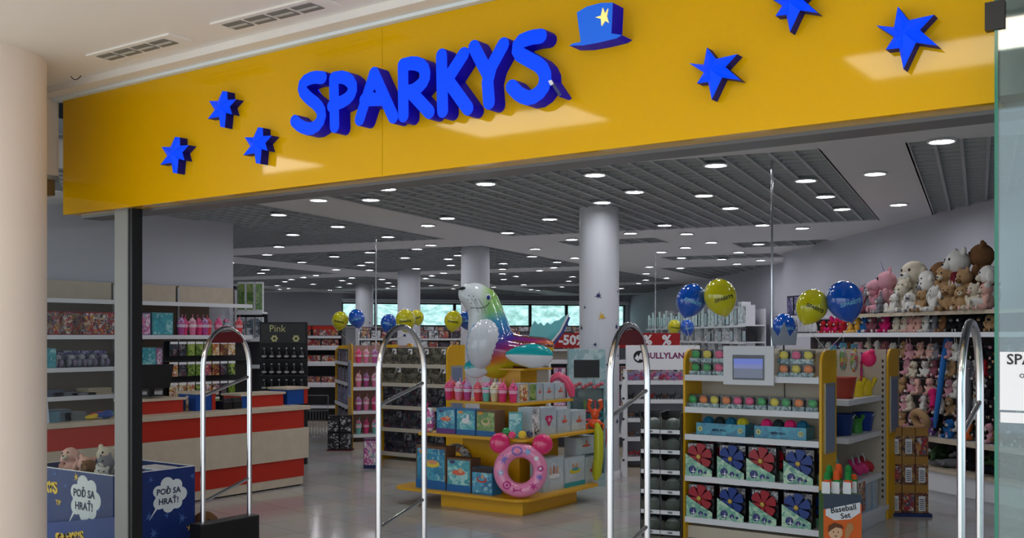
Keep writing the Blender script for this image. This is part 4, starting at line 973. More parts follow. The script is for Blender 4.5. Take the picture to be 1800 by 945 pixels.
right_item(980, 1003, 719, T2, .10, PK['pale'], M_ps, 'pale toy box right of the heart box on the middle island tier', g, pic='float')
right_item(1004, 1030, 721, T2, .10, PK['pale'], M_ps, 'pale toy box at the far right end of the middle island tier', g, pic='float')
for i, (a, b, art, d) in enumerate(((912, 929, 'snack', 'yellow'), (930, 942, 'grn', 'olive green'), (943, 954, 'pale', 'pale blue'), (955, 974, 'pale', 'light blue'), (975, 994, 'pale', 'pale grey'))):
    right_item(a, b, 673, T3, .07, PK[art], M_ps, '%s small box, %s right of the tumblers on the top island tier' % (d, ordn(i)), 'small boxes on the top island tier', None, .10, pic='float' if i > 1 else None)
for i, (px, k) in enumerate(((789,'hot'),(806,'pink'),(822,'viol'),(840,'red'),(855,'mint'),(869,'cream'),(884,'hot'),(902,'hot'))):
    p = aty(px, 600, T3[2]+.07); put(TB[k], (p.x, p.y, T3[4]+.001), RND.uniform(0, 6), '%s tumbler, %s from left in front row on the island' % (TBN[k], ordn(i)), 'tumbler', 'fluffy topped tumblers on the island', 1.14)
for i, (px, k) in enumerate(((797,'red'),(815,'hot'),(848,'pink'),(863,'hot'),(878,'pink'))):
    p = aty(px, 600, T3[2]+.19); put(TB[k], (p.x, p.y, T3[4]+.001), RND.uniform(0, 6), '%s tumbler, %s from left in back row on the island' % (TBN[k], ordn(i)), 'tumbler', 'fluffy topped tumblers on the island', 1.14)
# loose toys on the middle tier corner
p = att(906, 722, 9.95); tb = carton(.13, .06, .25, PK['sea'], mat('teal blister', (60, 150, 150), .3), 'blister_pack'); put(tb, (p.x, p.y, T2[4]+.001), YAW, 'tall teal and pink blister toy standing on the island corner above the ring', 'toy')
for px, t, c, r, nm in ((900, 9.86, (240, 60, 120), .036, 'pink'), (918, 9.84, (230, 190, 30), .040, 'yellow'), (931, 9.95, (60, 70, 100), .036, 'dark blue'), (891, 9.98, (40, 150, 80), .05, 'green')):
    p = att(px, 750, t); o = MB().ell((0, 0, 0), r, mat('toy ball '+nm, c, .3, coat=.4), seg=16, rings=10).tube([(math.cos(i*pi/6)*r*1.005, math.sin(i*pi/6)*r*1.005, 0) for i in range(12)], .0015, M_white, 4, closed=True).build('toy_ball'); o.location = (p.x, p.y, T2[4]+r+.003); o.rotation_euler = (.5, .3, 0); tag(o, 'small %s toy ball on the island corner above the pink ring' % nm, 'ball', 'toy balls on the island')
p = aty(755, 735, T2[2]+.1); o = empty('toy_bag', (p.x, p.y, T2[4]+.002), .2, 'pink and lilac toy bag at the left end of the middle island tier', 'toy bag')
MB().ell((0, 0, .12), (.065, .05, .13), PK['pink'], seg=14, rings=10).build('bag_body', o); MB().tube([(-.03, 0, .24), (-.02, 0, .29), (.02, 0, .29), (.03, 0, .24)], .006, mat('magenta', (210, 40, 130), .4), 6).build('handle', o)
def limb(c, pts, rad, m, nm, loc, rz, lab, cat='pool toy'):
    o = MB().tube(pts, .05, m, 12, taper=rad).build(nm); o.location = loc; o.rotation_euler = (0, 0, rz); return tag(o, lab, cat)
p = att(1052, 800, 10.75)
limb(0, [(-.03, 0, .0), (-.02, 0, .06), (0, 0, .26), (.0, 0, .5), (-.02, 0, .60)], [.02, .05, .052, .05, .02], mat('lime float', (190, 196, 40), .3), 'pool_noodle', (T1[1]+.0-.03, T1[3]-.06, T1[4]+.03), YAW, 'lime yellow inflatable tube standing at the right end of the island')
orf = mat('orange float', (226, 84, 30), .3, coat=.3); p = att(1046, 725, 10.95)
o = MB(); o.ell((0, 0, .06), (.07, .05, .055), orf).ell((.0, 0, .16), (.045, .04, .06), orf)
for s_ in (-1, 1): o.tube([(s_*.03, 0, .18), (s_*.07, 0, .24), (s_*.05, -.02, .31)], .02, orf, 8, taper=[.018, .02, .026]).tube([(s_*.05, 0, .08), (s_*.09, -.01, .04), (s_*.08, -.02, .003)], .012, orf, 6)
o = o.build('inflatable_lobster'); o.location = (p.x+.0, p.y, T2[4]); o.rotation_euler = (0, 0, YAW); tag(o, 'orange inflatable lobster toy at the right end of the middle island tier', 'pool toy')
pkf = mat('flamingo pink float', (228, 80, 120), .25, coat=.4); p = att(985, 680, 11.0)
o = MB().tube([(.14, 0, .02), (.13, 0, .10), (.07, 0, .20), (.0, 0, .245), (-.06, 0, .22), (-.085, 0, .17)], .04, pkf, 12, taper=[.03, .05, .048, .04, .036, .012]).build('inflatable_flamingo'); o.location = (p.x-.02, p.y, T3[4]); o.rotation_euler = (0, 0, YAW); tag(o, 'pink inflatable flamingo neck at the back right of the top island tier', 'pool toy')

# ---- pink swim ring with two round ears
rp = att(915, 822, 9.82); zc = .17+.262
ring_ = empty('swim_ring', (rp.x, rp.y, zc), 0, 'pink inflatable swim ring with two round pink ears leaning on the island', 'swim ring')
ring_.rotation_euler = (-.10, 0, YAW)
M_pk = mat('soft pink vinyl', (232, 138, 178), .22, coat=.5); M_hp = mat('strong pink vinyl', (222, 44, 110), .22, coat=.5)
Rm, rm = .188, .070
b = MB(); v = []; f = []
for i in range(48):
    A = 2*pi*i/48
    for j in range(20):
        B = 2*pi*j/20; rr_ = rm*(1+.02*math.sin(A*24)*(math.cos(B) < 0)); v.append((math.cos(A)*(Rm+rr_*math.cos(B)), -rr_*math.sin(B), math.sin(A)*(Rm+rr_*math.cos(B))))
for i in range(48):
    for j in range(20): f.append((i*20+j, i*20+(j+1) % 20, ((i+1) % 48)*20+(j+1) % 20, ((i+1) % 48)*20+j))
b.add(v, f, M_pk, True); b.build('ring_body', ring_)
for s_, an in ((-1, 2.22), (1, .87)):
    c = (math.cos(an)*.325, 0, math.sin(an)*.325); e = MB().ell(c, (.098, .055, .098), M_hp, seg=20, rings=12)
    for k in range(14):
        a = 2*pi*k/14; e.tube([(c[0]+math.cos(a)*.086, -.018, c[2]+math.sin(a)*.086), (c[0]+math.cos(a)*.099, 0, c[2]+math.sin(a)*.099)], .003, M_hp, 4)
    e.build('ear', ring_)
def ringprint(mb, a, pts, m, k=1):
    """lay a flat print on the tube's face at angle a"""
    c = Vector((math.cos(a)*Rm, 0, math.sin(a)*Rm)); n = 0
    out = []
    for x, z in pts:
        q = Vector((c.x+x, 0, c.z+z)); d = math.hypot(q.x, q.z)-Rm; y = -math.sqrt(max(rm*rm-d*d, 0))-.0022*k
        out.append((q.x, y, q.z))
    cen = Vector((c.x, -rm-.003*k, c.z))
    mb = MB(); mb.add(out+[tuple(cen)], [((i+1) % len(out), i, len(out)) for i in range(len(out))], m); mb.build('printed_shape', ring_)
P_ = MB(); lil = mat('lilac print', (130, 110, 190), .3); mg = mat('magenta print', (190, 40, 130), .3); lb = mat('light blue print', (140, 180, 225), .3)
ringprint(P_, 2.55, starpoly(.055, .4, 8, .2), lil); ringprint(P_, 3.25, starpoly(.04, .4, 5, .3), lb); ringprint(P_, 3.25, starpoly(.022, .4, 5, .3), M_white, 2)
ringprint(P_, 3.95, circ(.040, 16), mg); ringprint(P_, 3.95, circ(.026, 16), M_pk, 2); ringprint(P_, 3.95, circ(.014, 12), mg, 3)
ringprint(P_, 4.55, [(-.045,.025),(-.01,.006),(.0,.012),(.01,.006),(.045,.025),(.045,-.02),(.01,-.004),(0,-.01),(-.01,-.004),(-.045,-.02)], mg)
ringprint(P_, 1.75, circ(.045, 16, 1.2), lil); ringprint(P_, 1.75, circ(.03, 16, 1.2), M_pk, 2); ringprint(P_, 1.2, starpoly(.04, .45, 5, .6), lb); ringprint(P_, .1, circ(.03, 14), mg); ringprint(P_, .1, starpoly(.02, .4, 5, .6), M_white, 2); ringprint(P_, 5.4, starpoly(.045, .4, 6, .6), mg); ringprint(P_, 5.95, starpoly(.04, .4, 8, .1), lil); ringprint(P_, .65, circ(.022, 12), M_white)
p = att(922, 858, 9.9); 

b = MB().tube([(math.cos(2*pi*i/28)*.17, 0, math.sin(2*pi*i/28)*.17) for i in range(28)], .045, printed('patched float artwork', [(200,205,205),(170,60,60),(220,190,170),(120,150,160),(215,210,205),(90,60,60)], 9), 12, closed=True)
o = b.build('swim_ring'); p = aty(796, 800, 8.33); o.location = (p.x, 8.37, .172+.215); o.rotation_euler = (-.16, 0, 0); tag(o, 'pale patterned swim ring leaning behind the left boxes on the lowest island tier', 'swim ring')
# ---- inflatable seal
so = att(895, 592, 10.75); KS = 10.75/F
seal = empty('inflatable_seal', (so.x, so.y, 1.38), YAW, 'large inflatable seal pool float in rainbow colours standing on top of the island', 'pool float')
def sp(px, py, y=0): return Vector(((px-895)*KS, y, (HY-py)*KS+CZ-1.38))
A_ = [(815,513,9),(824,517,19),(836,522,26),(848,533,30),(855,553,32),(859,578,37),(863,603,42),(868,626,38),(874,640,26)]
B_ = [(862,612,38),(885,617,36),(910,619,31),(935,616,26),(955,611,19),(966,606,9)]
body = MB()
def balls(L_, dep=1.0):
    for (x0, y0, r0), (x1, y1, r1) in zip(L_, L_[1:]):
        for k in range(4):
            t = k/4; r = (r0+(r1-r0)*t)*KS; body.ell(sp(x0+(x1-x0)*t, y0+(y1-y0)*t), (r, r*dep, r), None, seg=20, rings=12)
def seal_mat():
    m = mat('rainbow seal vinyl', (255, 255, 255), .16, coat=.6); n = m.node_tree.nodes; L = m.node_tree.links; b = n['Principled BSDF']
    tc = n.new('ShaderNodeTexCoord'); sx = n.new('ShaderNodeSeparateXYZ'); L.new(tc.outputs['Object'], sx.inputs[0])
    def mth(op, a, b_, c_=None):
        q = n.new('ShaderNodeMath'); q.operation = op
        for i, v_ in enumerate((a, b_, c_)):
            if v_ is None: continue
            if isinstance(v_, (int, float)): q.inputs[i].default_value = v_
            else: L.new(v_, q.inputs[i])
        return q.outputs[0]
    # colour runs from green at the crown through blue and violet to the striped back
    f = mth('MULTIPLY_ADD', sx.outputs['Z'], -1.13, 1.0); f2 = mth('MULTIPLY_ADD', sx.outputs['X'], .35, f)
    cr = n.new('ShaderNodeValToRGB'); e = cr.color_ramp.elements
    for p_, c_ in ((0, (150,190,90)), (.28, (130,190,120)), (.42, (50,140,190)), (.55, (30,100,170)), (.66, (80,50,140)), (.76, (150,40,110)), (.86, (215,110,40)), (.95, (205,190,40))):
        if p_ == 0: e[0].position = 0; e[0].color = lin(c_)
        else: q = e.new(p_); q.color = lin(c_)
    e[len(e)-1].position = 1; e[len(e)-1].color = lin((205,190,40)); L.new(f2, cr.inputs[0])
    mk = n.new('ShaderNodeMapRange'); mk.inputs[1].default_value = -.32; mk.inputs[2].default_value = -.20; mk.inputs[3].default_value = 0; mk.inputs[4].default_value = 1
    L.new(mth('MULTIPLY_ADD', sx.outputs['Z'], -.10, mth('ADD', sx.outputs['X'], .065)), mk.inputs[0])
    mx = n.new('ShaderNodeMix'); mx.data_type = 'RGBA'; L.new(mk.outputs[0], mx.inputs[0]); mx.inputs[6].default_value = lin((214, 222, 224)); L.new(cr.outputs[0], mx.inputs[7])
    # stripes along the back
    st = mth('SINE', mth('MULTIPLY', mth('MULTIPLY_ADD', sx.outputs['Z'], 1.0, mth('MULTIPLY', sx.outputs['X'], .12)), 95), None)
    msk = mth('MULTIPLY', mth('GREATER_THAN', st, .2), mth('GREATER_THAN', sx.outputs['X'], .04))
    m2 = n.new('ShaderNodeMix'); m2.data_type = 'RGBA'; L.new(msk, m2.inputs[0]); L.new(mx.outputs[2], m2.inputs[6]); m2.inputs[7].default_value = lin((120, 60, 60))
    L.new(m2.outputs[2], b.inputs['Base Color']); return m
MS = seal_mat(); body.mi(MS)
_e = body.ell
def ell2(c, r, m, **k): return _e(c, r, MS, **k)
body.ell = ell2
balls(A_, .85); balls(B_, 1.05)
bm_ = bake(body, .012, 6); sb_ = bpy.data.objects.new('body', bm_); C.objects.link(sb_); sb_.parent = seal
def surf(px, py):
    best = 0
    for L_, dep in ((A_, .85), (B_, 1.05)):
        for (x0, y0, r0), (x1, y1, r1) in zip(L_, L_[1:]):
            for k in range(5):
                t = k/4; r = r0+(r1-r0)*t; d2 = r*r-(px-x0-(x1-x0)*t)**2-(py-y0-(y1-y0)*t)**2
                if d2 > 0: best = max(best, math.sqrt(d2)*dep)
    return -best*KS
M_sw = mat('white seal vinyl', (214, 218, 224), .18, coat=.5, bump=0); M_teal = mat('teal seal vinyl', (20, 160, 165), .18, coat=.5)
# ribbed white belly
v = []; f = []; NB = 26
for i in range(NB+1):
    a = pi*i/NB; z = -math.cos(a); rz_ = math.sin(a)
    for j in range(28):
        c = 2*pi*j/28; k = 1+.022*math.cos(i*pi)
        q = sp(851, 603); v.append((q.x+rz_*math.cos(c)*.178*k+.03*z, -.095+rz_*math.sin(c)*.185*k, q.z+z*.272))
for i in range(NB):
    for j in range(28): f.append((i*28+j, i*28+(j+1) % 28, (i+1)*28+(j+1) % 28, (i+1)*28+j))
MB().add(v, f, M_sw, True); bl = MB(); bl.add(v, f, M_sw, True); bl.build('ribbed_belly', seal)
rim = [(sp(851, 603).x+math.cos(2*pi*j/40)*.172+.03*math.sin(2*pi*j/40), -.135, sp(851, 603).z+math.sin(2*pi*j/40)*.268) for j in range(40)]
MB().tube(rim, .006, mat('light blue seam', (90, 160, 215), .3), 6, closed=True).build('belly_seam', seal)
def flipper(c0, c1, rad, th, yy, nm='flipper'):
    """flat inflated flipper, teal above its seam and white below"""
    P0, P1 = sp(*c0), sp(*c1); d = (P1-P0); L_ = d.length; d.normalize(); up = Vector((-d.z, 0, d.x))
    if up.z < 0: up = -up
    o = None
    for sgn, m, nn in ((1, M_teal, 'upper_half'), (-1, M_sw, 'lower_half')):
        v = []; f = []; NI, NJ = 24, 10
        for i in range(NI+1):
            t = i/NI; w = rad*KS*math.sin(pi*min(1, max(0, t*.96+.02)))**.55*(.72+.45*t)
            for j in range(NJ+1):
                a = pi*j/NJ; k = 1+.03*(i % 2)
                p_ = P0+d*(L_*t)+up*(sgn*math.sin(a)*w*(1 if sgn > 0 else 1.15)); v.append((p_.x, yy+math.cos(a)*th*k*(w/(rad*KS)+.05), p_.z))
        for i in range(NI):
            for j in range(NJ): f.append((i*(NJ+1)+j, i*(NJ+1)+j+1, (i+1)*(NJ+1)+j+1, (i+1)*(NJ+1)+j))
        mb = MB(); mb.add(v, f, m, True); o2 = mb.build(nm if o is None else nn, o or seal)
        if o is None: o = o2
flipper((889, 622), (970, 624), 20, .055, -.24)
flipper((868, 640), (817, 648), 17, .05, -.10)
# tail fin with a ragged end
tl = [(930,590),(934,573),(940,563),(946,570),(951,566),(956,573),(962,566),(968,570),(975,564),(983,562),(990,556),(999,552),(997,566),(985,582),(968,600),(958,612),(944,604)]
t_ = MB(); t_.frame([(sp(*p).x, sp(*p).z) for p in tl], (0, .02, 0), (1, 0, 0), (0, 0, 1), (0, 1, 0), .03, M_teal, M_teal); tf = t_.build('tail_fin', seal, bevel=.01)
MB().tube([sp(999,553,-.0), sp(985,582,-.0), sp(966,606,-.0)], .012, M_sw, 8).tube([sp(1001,557,.02), sp(989,584,.02), sp(968,612,.02)], .012, mat('royal blue vinyl fin', (20, 50, 140), .2, coat=.5), 8).build('fin_edge', tf)
# face
q = sp(813, 509, -.0); MB().ell((q.x+.01, -.03, q.z+.01), (.05, .055, .022), M_black, seg=14, rings=8).build('nose', seal)
mp = [(821,545),(830,541),(840,542),(850,541),(857,537),(861,532)]; MB().tube([sp(x, y, surf(x, y)-.002) for x, y in mp], .0035, M_ink, 6).build('mouth', seal)
e_ = MB(); c = sp(859, 523, surf(859, 523)-.0); e_.ell(c, (.030, .012, .034), M_white, seg=14, rings=8); eye = e_.build('eye', seal)
MB().ell(c+Vector((.0, -.008, -.002)), (.019, .010, .024), mat('eye blue', (20, 60, 150), .2), seg=12, rings=8).ell(c+Vector((-.004, -.014, -.006)), (.009, .008, .012), M_ink, seg=10, rings=6).build('iris', eye)
for (x, y) in ((825,520),(833,521),(823,527),(830,527),(837,527),(829,533)): MB().ell(sp(x, y, surf(x, y)), .005, M_ink, seg=8, rings=6).build('whisker_spot', seal)
for L_ in ([(832,528),(839,540),(841,550)],[(836,527),(845,540),(850,552)],[(841,524),(850,538),(855,551)]): MB().tube([sp(x, y, surf(x, y)-.003) for x, y in L_], .0014, M_ink, 4).build('whisker', seal)

# ================================================================== RACKS FURTHER BACK
def fill(loc, rz, y, z, items, groupname, cat='toy box', rot=0):
    for i, (x, tp, lab) in enumerate(items):
        q = place(loc, rz, x, y, z+.001); put(tp, q, rz+rot, lab, cat, groupname)
# dinosaur rack
LD = (-8.675, 10.05, 0); WD = 1.15; LPD = [.205, .52, .81, 1.105, 1.35]
rack('dino', LD, 0, WD, .36, 1.60, LPD, 'yellow sided end rack of brown dinosaur boxes left of the island', poster=(0, 1), lipm=mat('cream price rail', (190, 182, 165), .5))
def dinobox(w, h, k):
    b = MB().box(-w/2, w/2, .004, .15, 0, h, PK['dark'] if k else PK['dino']); win = MB().box(-w*.46, w*.46, -.001, .003, h*.16, h*.95, M_clear)
    m = mat('toy dinosaur %d' % k, (100, 96, 84) if not k else (52, 52, 56), .5)
    d = MB().ell((0, -.006, h*.42), (w*.2, .02, h*.17), m, seg=12, rings=8).tube([(w*.14, -.006, h*.45), (w*.26, -.006, h*.6), (w*.32, -.006, h*.78)], .01, m, 8, taper=[.02, .012, .012]).ell((w*.33, -.006, h*.8), (w*.07, .014, h*.06), m, seg=8, rings=6).tube([(-w*.15, -.006, h*.42), (-w*.3, -.006, h*.5), (-w*.43, -.006, h*.42)], .01, m, 6, taper=[.018, .01, .003])
    for lx_ in (-w*.12, -w*.04, w*.06, w*.13): d.tube([(lx_, -.006, h*.36), (lx_, -.006, h*.14)], .008, m, 6)
    fl = MB().box(w*.22, w*.46, -.0035, -.0015, h*.62, h*.93, M_paper if not k else M_grey)
    return ('dinosaur_box', b.mesh('dinosaur_box'), [('window', win.mesh('window'), []), ('toy_dinosaur', d.mesh('toy_dinosaur'), []), ('corner_label', fl.mesh('corner_label'), [])])
DB = {(w, h, k): dinobox(w, h, k) for w, h, k in ((.26, .21, 0), (.36, .22, 0), (.34, .24, 1), (.50, .27, 1), (.34, .23, 1))}
def row(L, rz, y, z, ws, key, place_, grp, cat):
    W = sum(w+.015 for w in ws); x = -W/2
    for i, w in enumerate(ws):
        tp = key(w, i); q = place(L, rz, x+w/2, y, z+.001); put(tp[0], q, rz+RND.uniform(-.03, .03), '%s, %s from left on %s' % (tp[1], ordn(i), place_), cat, grp); x += w+.015
gD = 'dinosaur boxes on the end rack'
row(LD, 0, .03, 1.35, [.26]*4, lambda w, i: (DB[(.26, .21, 0)], 'brown dinosaur box'), 'top shelf of dinosaur rack', gD, 'toy box')
row(LD, 0, .03, 1.105, [.36]*3, lambda w, i: (DB[(.36, .22, 0)], 'wide brown dinosaur box'), 'second shelf of dinosaur rack', gD, 'toy box')
row(LD, 0, .03, .81, [.34]*3, lambda w, i: (DB[(.34, .24, 1)], 'black dinosaur box'), 'third shelf of dinosaur rack', gD, 'toy box')
row(LD, 0, .03, .52, [.34]*3, lambda w, i: (DB[(.34, .23, 1)], 'black dinosaur box'), 'fourth shelf of dinosaur rack', gD, 'toy box')
row(LD, 0, .03, .205, [.50]*2, lambda w, i: (DB[(.50, .27, 1)], 'large black dinosaur box'), 'bottom shelf of dinosaur rack', gD, 'toy box')
# pink cup rack, end of the diagonal gondola
RZP = math.atan2(.787, .617); pc = Vector((-11.02, 11.37, 0)); WP = .95
LP = tuple(pc+Vector((math.cos(RZP), math.sin(RZP), 0))*(WP/2))
rack('pink', LP, RZP, WP, .42, 1.60, [.22, .575, .935, 1.30], 'yellow sided end rack of pink tumblers left of the dinosaur rack', poster=(1, 0), backm=mat('pinkish back panel', (176, 140, 128), .6))
for zi, z in enumerate((1.30, .935, .575, .22)):
    for i in range(5):
        k = ('hot','pink','viol','pink','hot')[(i+zi) % 5] if z > .3 else ('mint','hot','mint','red','pink')[i]
        q = place(LP, RZP, -.36+i*.125, .10+.05*(i % 2), z+.001); put(TB[k], q, i, '%s tumbler, %s from left on %s shelf of pink cup rack' % (TBN[k], ordn(i), ordn(zi)), 'tumbler', 'tumblers on the pink cup rack', 1.25)
# the gondola side running back from it
RZS = math.atan2(-.617, .787); ls = pc+DV*.46
LS_ = tuple(ls+DV*.8)
rack('side', LS_, RZS, 1.6, .4, 1.56, [.2, .62, .98, 1.30], 'yellow ended gondola of dark boxed toys behind the counter end', sides=(1, 0), poster=(0, 0))
arts = [PK['dark'], PK['purple'], PK['dark'], PK['wht']]
for zi, (z, h) in enumerate(((1.30, .20), (.98, .24), (.62, .30), (.2, .34))):
    tps = [carton(.2, .2, h, PK['dark'] if zi != 2 else PK['purple'], M_dark), carton(.2, .2, h*.9, PK['purple'], M_dark)]
    row(LS_, RZS, .03, z, [.2]*7, lambda w, i: (tps[i % 2], ('dark', 'violet')[i % 2]+' toy box'), '%s shelf of the far dark gondola' % ordn(zi), 'dark boxes on the far gondola', 'toy box')
# floor cartons
def floorbox(px, py, w, d, h, art, side, lab, rz=YAW, strip=None):
    p = atz(px, py, 0); put(carton(w, d, h, art, side, 'carton', strip), (p.x, p.y, .001), rz, lab, 'carton')
floorbox(652, 823, .19, .16, .38, PK['pink'], mat('plum carton', (90, 40, 90), .5), 'pink and plum carton standing on the floor before the pink cup rack', strip=(0, .12, M_navy))
CB = carton(.17, .16, .25, printed('black skull box artwork', [(20,20,22),(34,34,38),(200,200,205),(26,26,30),(60,60,64)], 16), M_black)
pf = atz(586, 792, 0)
for r in range(2):
    for c in range(2):
        q = place((pf.x, pf.y, 0), YAW, c*.178, 0, .02+r*.257); put(CB, q, YAW, 'black boxed toy, %s %s of the floor stack near the counter end' % (('lower', 'upper')[r], ('left', 'right')[c]), 'toy box', 'black boxes stacked on the floor')
o = MB().box(-.1, .28, -.02, .2, 0, .018, mat('dark red pallet', (90, 30, 30), .5)).build('pallet_board'); o.location = (pf.x, pf.y, 0); o.rotation_euler = (0, 0, YAW); tag(o, 'low dark red board under the black boxed toys', 'board')
pb = atz(560, 770, 0); o = empty('wire_basket', (pb.x-.2, pb.y+.1, 0), YAW, 'tall grey wire basket standing beyond the end of the counter', 'wire basket')
w = MB(); M_wire = mat('grey wire', (150, 152, 155), .3, metal=.7)
for z in (.02, .22, .45): w.tube([(x, y, z) for x, y in ((-.2, -.15), (.2, -.15), (.2, .15), (-.2, .15))], .004, M_wire, 5, closed=True)
for i in range(9):
    x = -.2+.05*i
    for y in (-.15, .15): w.tube([(x, y, .02), (x, y, .45)], .0025, M_wire, 4)
w.build('wire_cage', o); MB().tube([(-.2, .15, .45), (-.2, .17, .7), (.2, .17, .7), (.2, .15, .45)], .006, M_wire, 6).build('handle', o)

# kiosk with screen
pk_ = att(1032, 592, 11.75); KL = (pk_.x, pk_.y, 0)
ki = empty('screen_kiosk', KL, YAW, 'teal toy kiosk with a dark screen in front of the big column', 'kiosk')
M_kt = printed('aqua kiosk artwork', [(150,185,190),(130,172,180),(175,200,202),(120,158,170),(160,190,195)], 5)
MB().box(-.21, .21, .0, .30, 1.12, 1.56, mat('aqua kiosk', (130, 165, 172), .4), M_kt).box(-.21, -.19, 0, .30, 0, 1.12, M_kt).box(.19, .21, 0, .30, 0, 1.12, M_kt).box(-.19, .19, .28, .30, 0, 1.12, M_kt).box(-.19, .19, 0, .28, 0, .15, M_kt).build('cabinet', ki)
MB().box(-.15, .14, -.012, -.0005, 1.24, 1.44, M_black).build('screen', ki)
for z in (.72, .40): MB().box(-.19, .19, .0, .28, z-.012, z, M_kt).build('shelf', ki)
crl = mat('coral ornament', (190, 100, 110), .5); c_ = MB()
for i in range(9): c_.ell((-.17+.042*i, -.005, 1.13+.02*(i % 3)), (.028, .02, .022), crl, seg=8, rings=6)
c_.build('coral_border', ki)
# goggles sets on its shelves
def mask(col, key):
    m = mat('mask '+key, col, .4); b = MB().tube([(math.cos(a)*.055, 0, .06+math.sin(a)*.04) for a in [2*pi*i/14 for i in range(14)]], .014, m, 8, closed=True)
    return ('diving_mask', b.mesh('diving_mask'), [('lens', MB().ell((0, .0, .06), (.045, .006, .032), mat('mask lens', (60, 90, 100), .1), seg=12, rings=6).mesh('lens'), []), ('snorkel', MB().tube([(.065, 0, .02), (.075, 0, .1), (.07, 0, .19)], .009, m, 6).mesh('snorkel'), [])])
MK = [mask((110, 150, 60), 'green'), mask((200, 70, 90), 'pink'), mask((60, 140, 150), 'teal')]
for r, z in enumerate((.721, .91, .401)):
    if r == 1: continue
    for i in range(3): put(MK[(i+r) % 3], place(KL, YAW, -.12+.12*i, .06, z), YAW, scale=1.35, label= '%s diving mask, %s from left on %s kiosk shelf' % (('green','pink','teal')[(i+r) % 3], ordn(i), 'upper' if r == 0 else 'lower'), cat='diving mask', group='diving masks in the kiosk')

# figurine cabinet
pbl = att(1165, 592, 12.6); LB = (pbl.x, pbl.y, 0); WB = .90
bz_l = [.235, .477, .708, .936, 1.165]
cab = rack('bully', LB, YAW, WB, .36, 1.30, bz_l, 'white figurine cabinet with BULLYLAND header between column and yellow end rack', sidem=M_white, poster=(0, 0), backm=mat('grey cabinet back', (150, 152, 162), .5), group='white shop cabinets')
hd = MB().box(-WB/2, WB/2, -.01, .03, 1.30, 1.60, M_paper); hd = hd.build('header_board', cab)
b = MB(); x0_, _ = lx(1172, 626, LB, YAW, 0)
write(b, 'BULLYLAND', (x0_+.012, -.012, 1.47), *W3, .100, mat('plum lettering', (120, 20, 90), .5), bold=.03); b.build('lettering', hd)
b = MB(); xx, _ = lx(1124, 626, LB, YAW, 0); b.frame(circ(.075, 24), (xx, -.011, 1.46), (1, 0, 0), (0, 0, 1), (0, -1, 0), .001, M_ink).frame([(-.06,-.02),(-.03,.03),(-.01,.0),(.01,.05),(.04,.04),(.03,-.0),(.055,-.04),(.0,-.03),(-.02,-.055)], (xx, -.0125, 1.46), (1, 0, 0), (0, 0, 1), (0, -1, 0), .001, M_paper); b.build('round_emblem', hd)
b = MB(); wv = [(0, 0)]+[(-.04-.02*math.sin(i*1.1), i*.08) for i in range(17)]+[(0, 1.3)]
b.frame([(x-WB/2-.001, z) for x, z in wv], (0, -.006, 0), (1, 0, 0), (0, 0, 1), (0, 1, 0), .012, M_paper)
for i in range(5): b.frame(starpoly(.022, .5, 5, i), (-WB/2-.03, -.007, .2+.25*i), (1, 0, 0), (0, 0, 1), (0, -1, 0), .001, M_ink)
b.build('wavy_side_board', cab)
def figurine(m, k):
    b = MB().ell((0, 0, .035), (.028, .013, .015), m, seg=10, rings=6).ell((.03, 0, .055), (.012, .010, .010), m, seg=8, rings=6).tube([(.018, 0, .04), (.03, 0, .055)], .008, m, 6)
    for x in (-.018, .018):
        for y in (-.006, .006): b.tube([(x, y, .03), (x, y, 0)], .004, m, 5)
    if k: b.tube([(-.026, 0, .04), (-.045, 0, .06)], .003, m, 5).tube([(.03, 0, .06), (.035, 0, .085)], .003, m, 5)
    return b.mesh('toy_figurine')
FG = {}
for nm, c in dict(brown=(110, 74, 50), black=(30, 30, 34), grey=(120, 122, 126), pink=(200, 90, 130), red=(170, 40, 50), white=(210, 208, 205), lilac=(150, 130, 180)).items(): FG[nm] = ('toy_figurine', figurine(mat('figurine '+nm, c, .4), nm in ('black', 'red')), [])
for zi, (z, names) in enumerate(((1.165, 'pink lilac red pink white red pink lilac pink red'), (.936, 'black brown grey red black brown black grey brown'), (.708, 'brown black grey brown grey black brown white'), (.477, 'brown grey brown black red'), (.235, 'red red pink brown'))):
    L_ = names.split()
    for i, nm in enumerate(L_):
        q = place(LB, YAW, -.38+i*.76/max(9, len(L_)), .07+.05*(i % 2), z+.001); put(FG[nm], q, YAW+RND.uniform(-.5, .5), '%s animal figurine, %s from left on %s cabinet shelf' % (nm, ordn(i), ordn(zi)), 'figurine', 'animal figurines in the white cabinet', 1.15 if zi else 1.0)
        if zi == 0: 
            q = place(LB, YAW, -.36+i*.08, .2, z+.001); put(FG['pink' if i % 2 else 'lilac'], q, YAW, '%s animal figurine, %s in the back row of the top cabinet shelf' % ('pink' if i % 2 else 'lilac', ordn(i)), 'figurine', 'animal figurines in the white cabinet', 1.6)
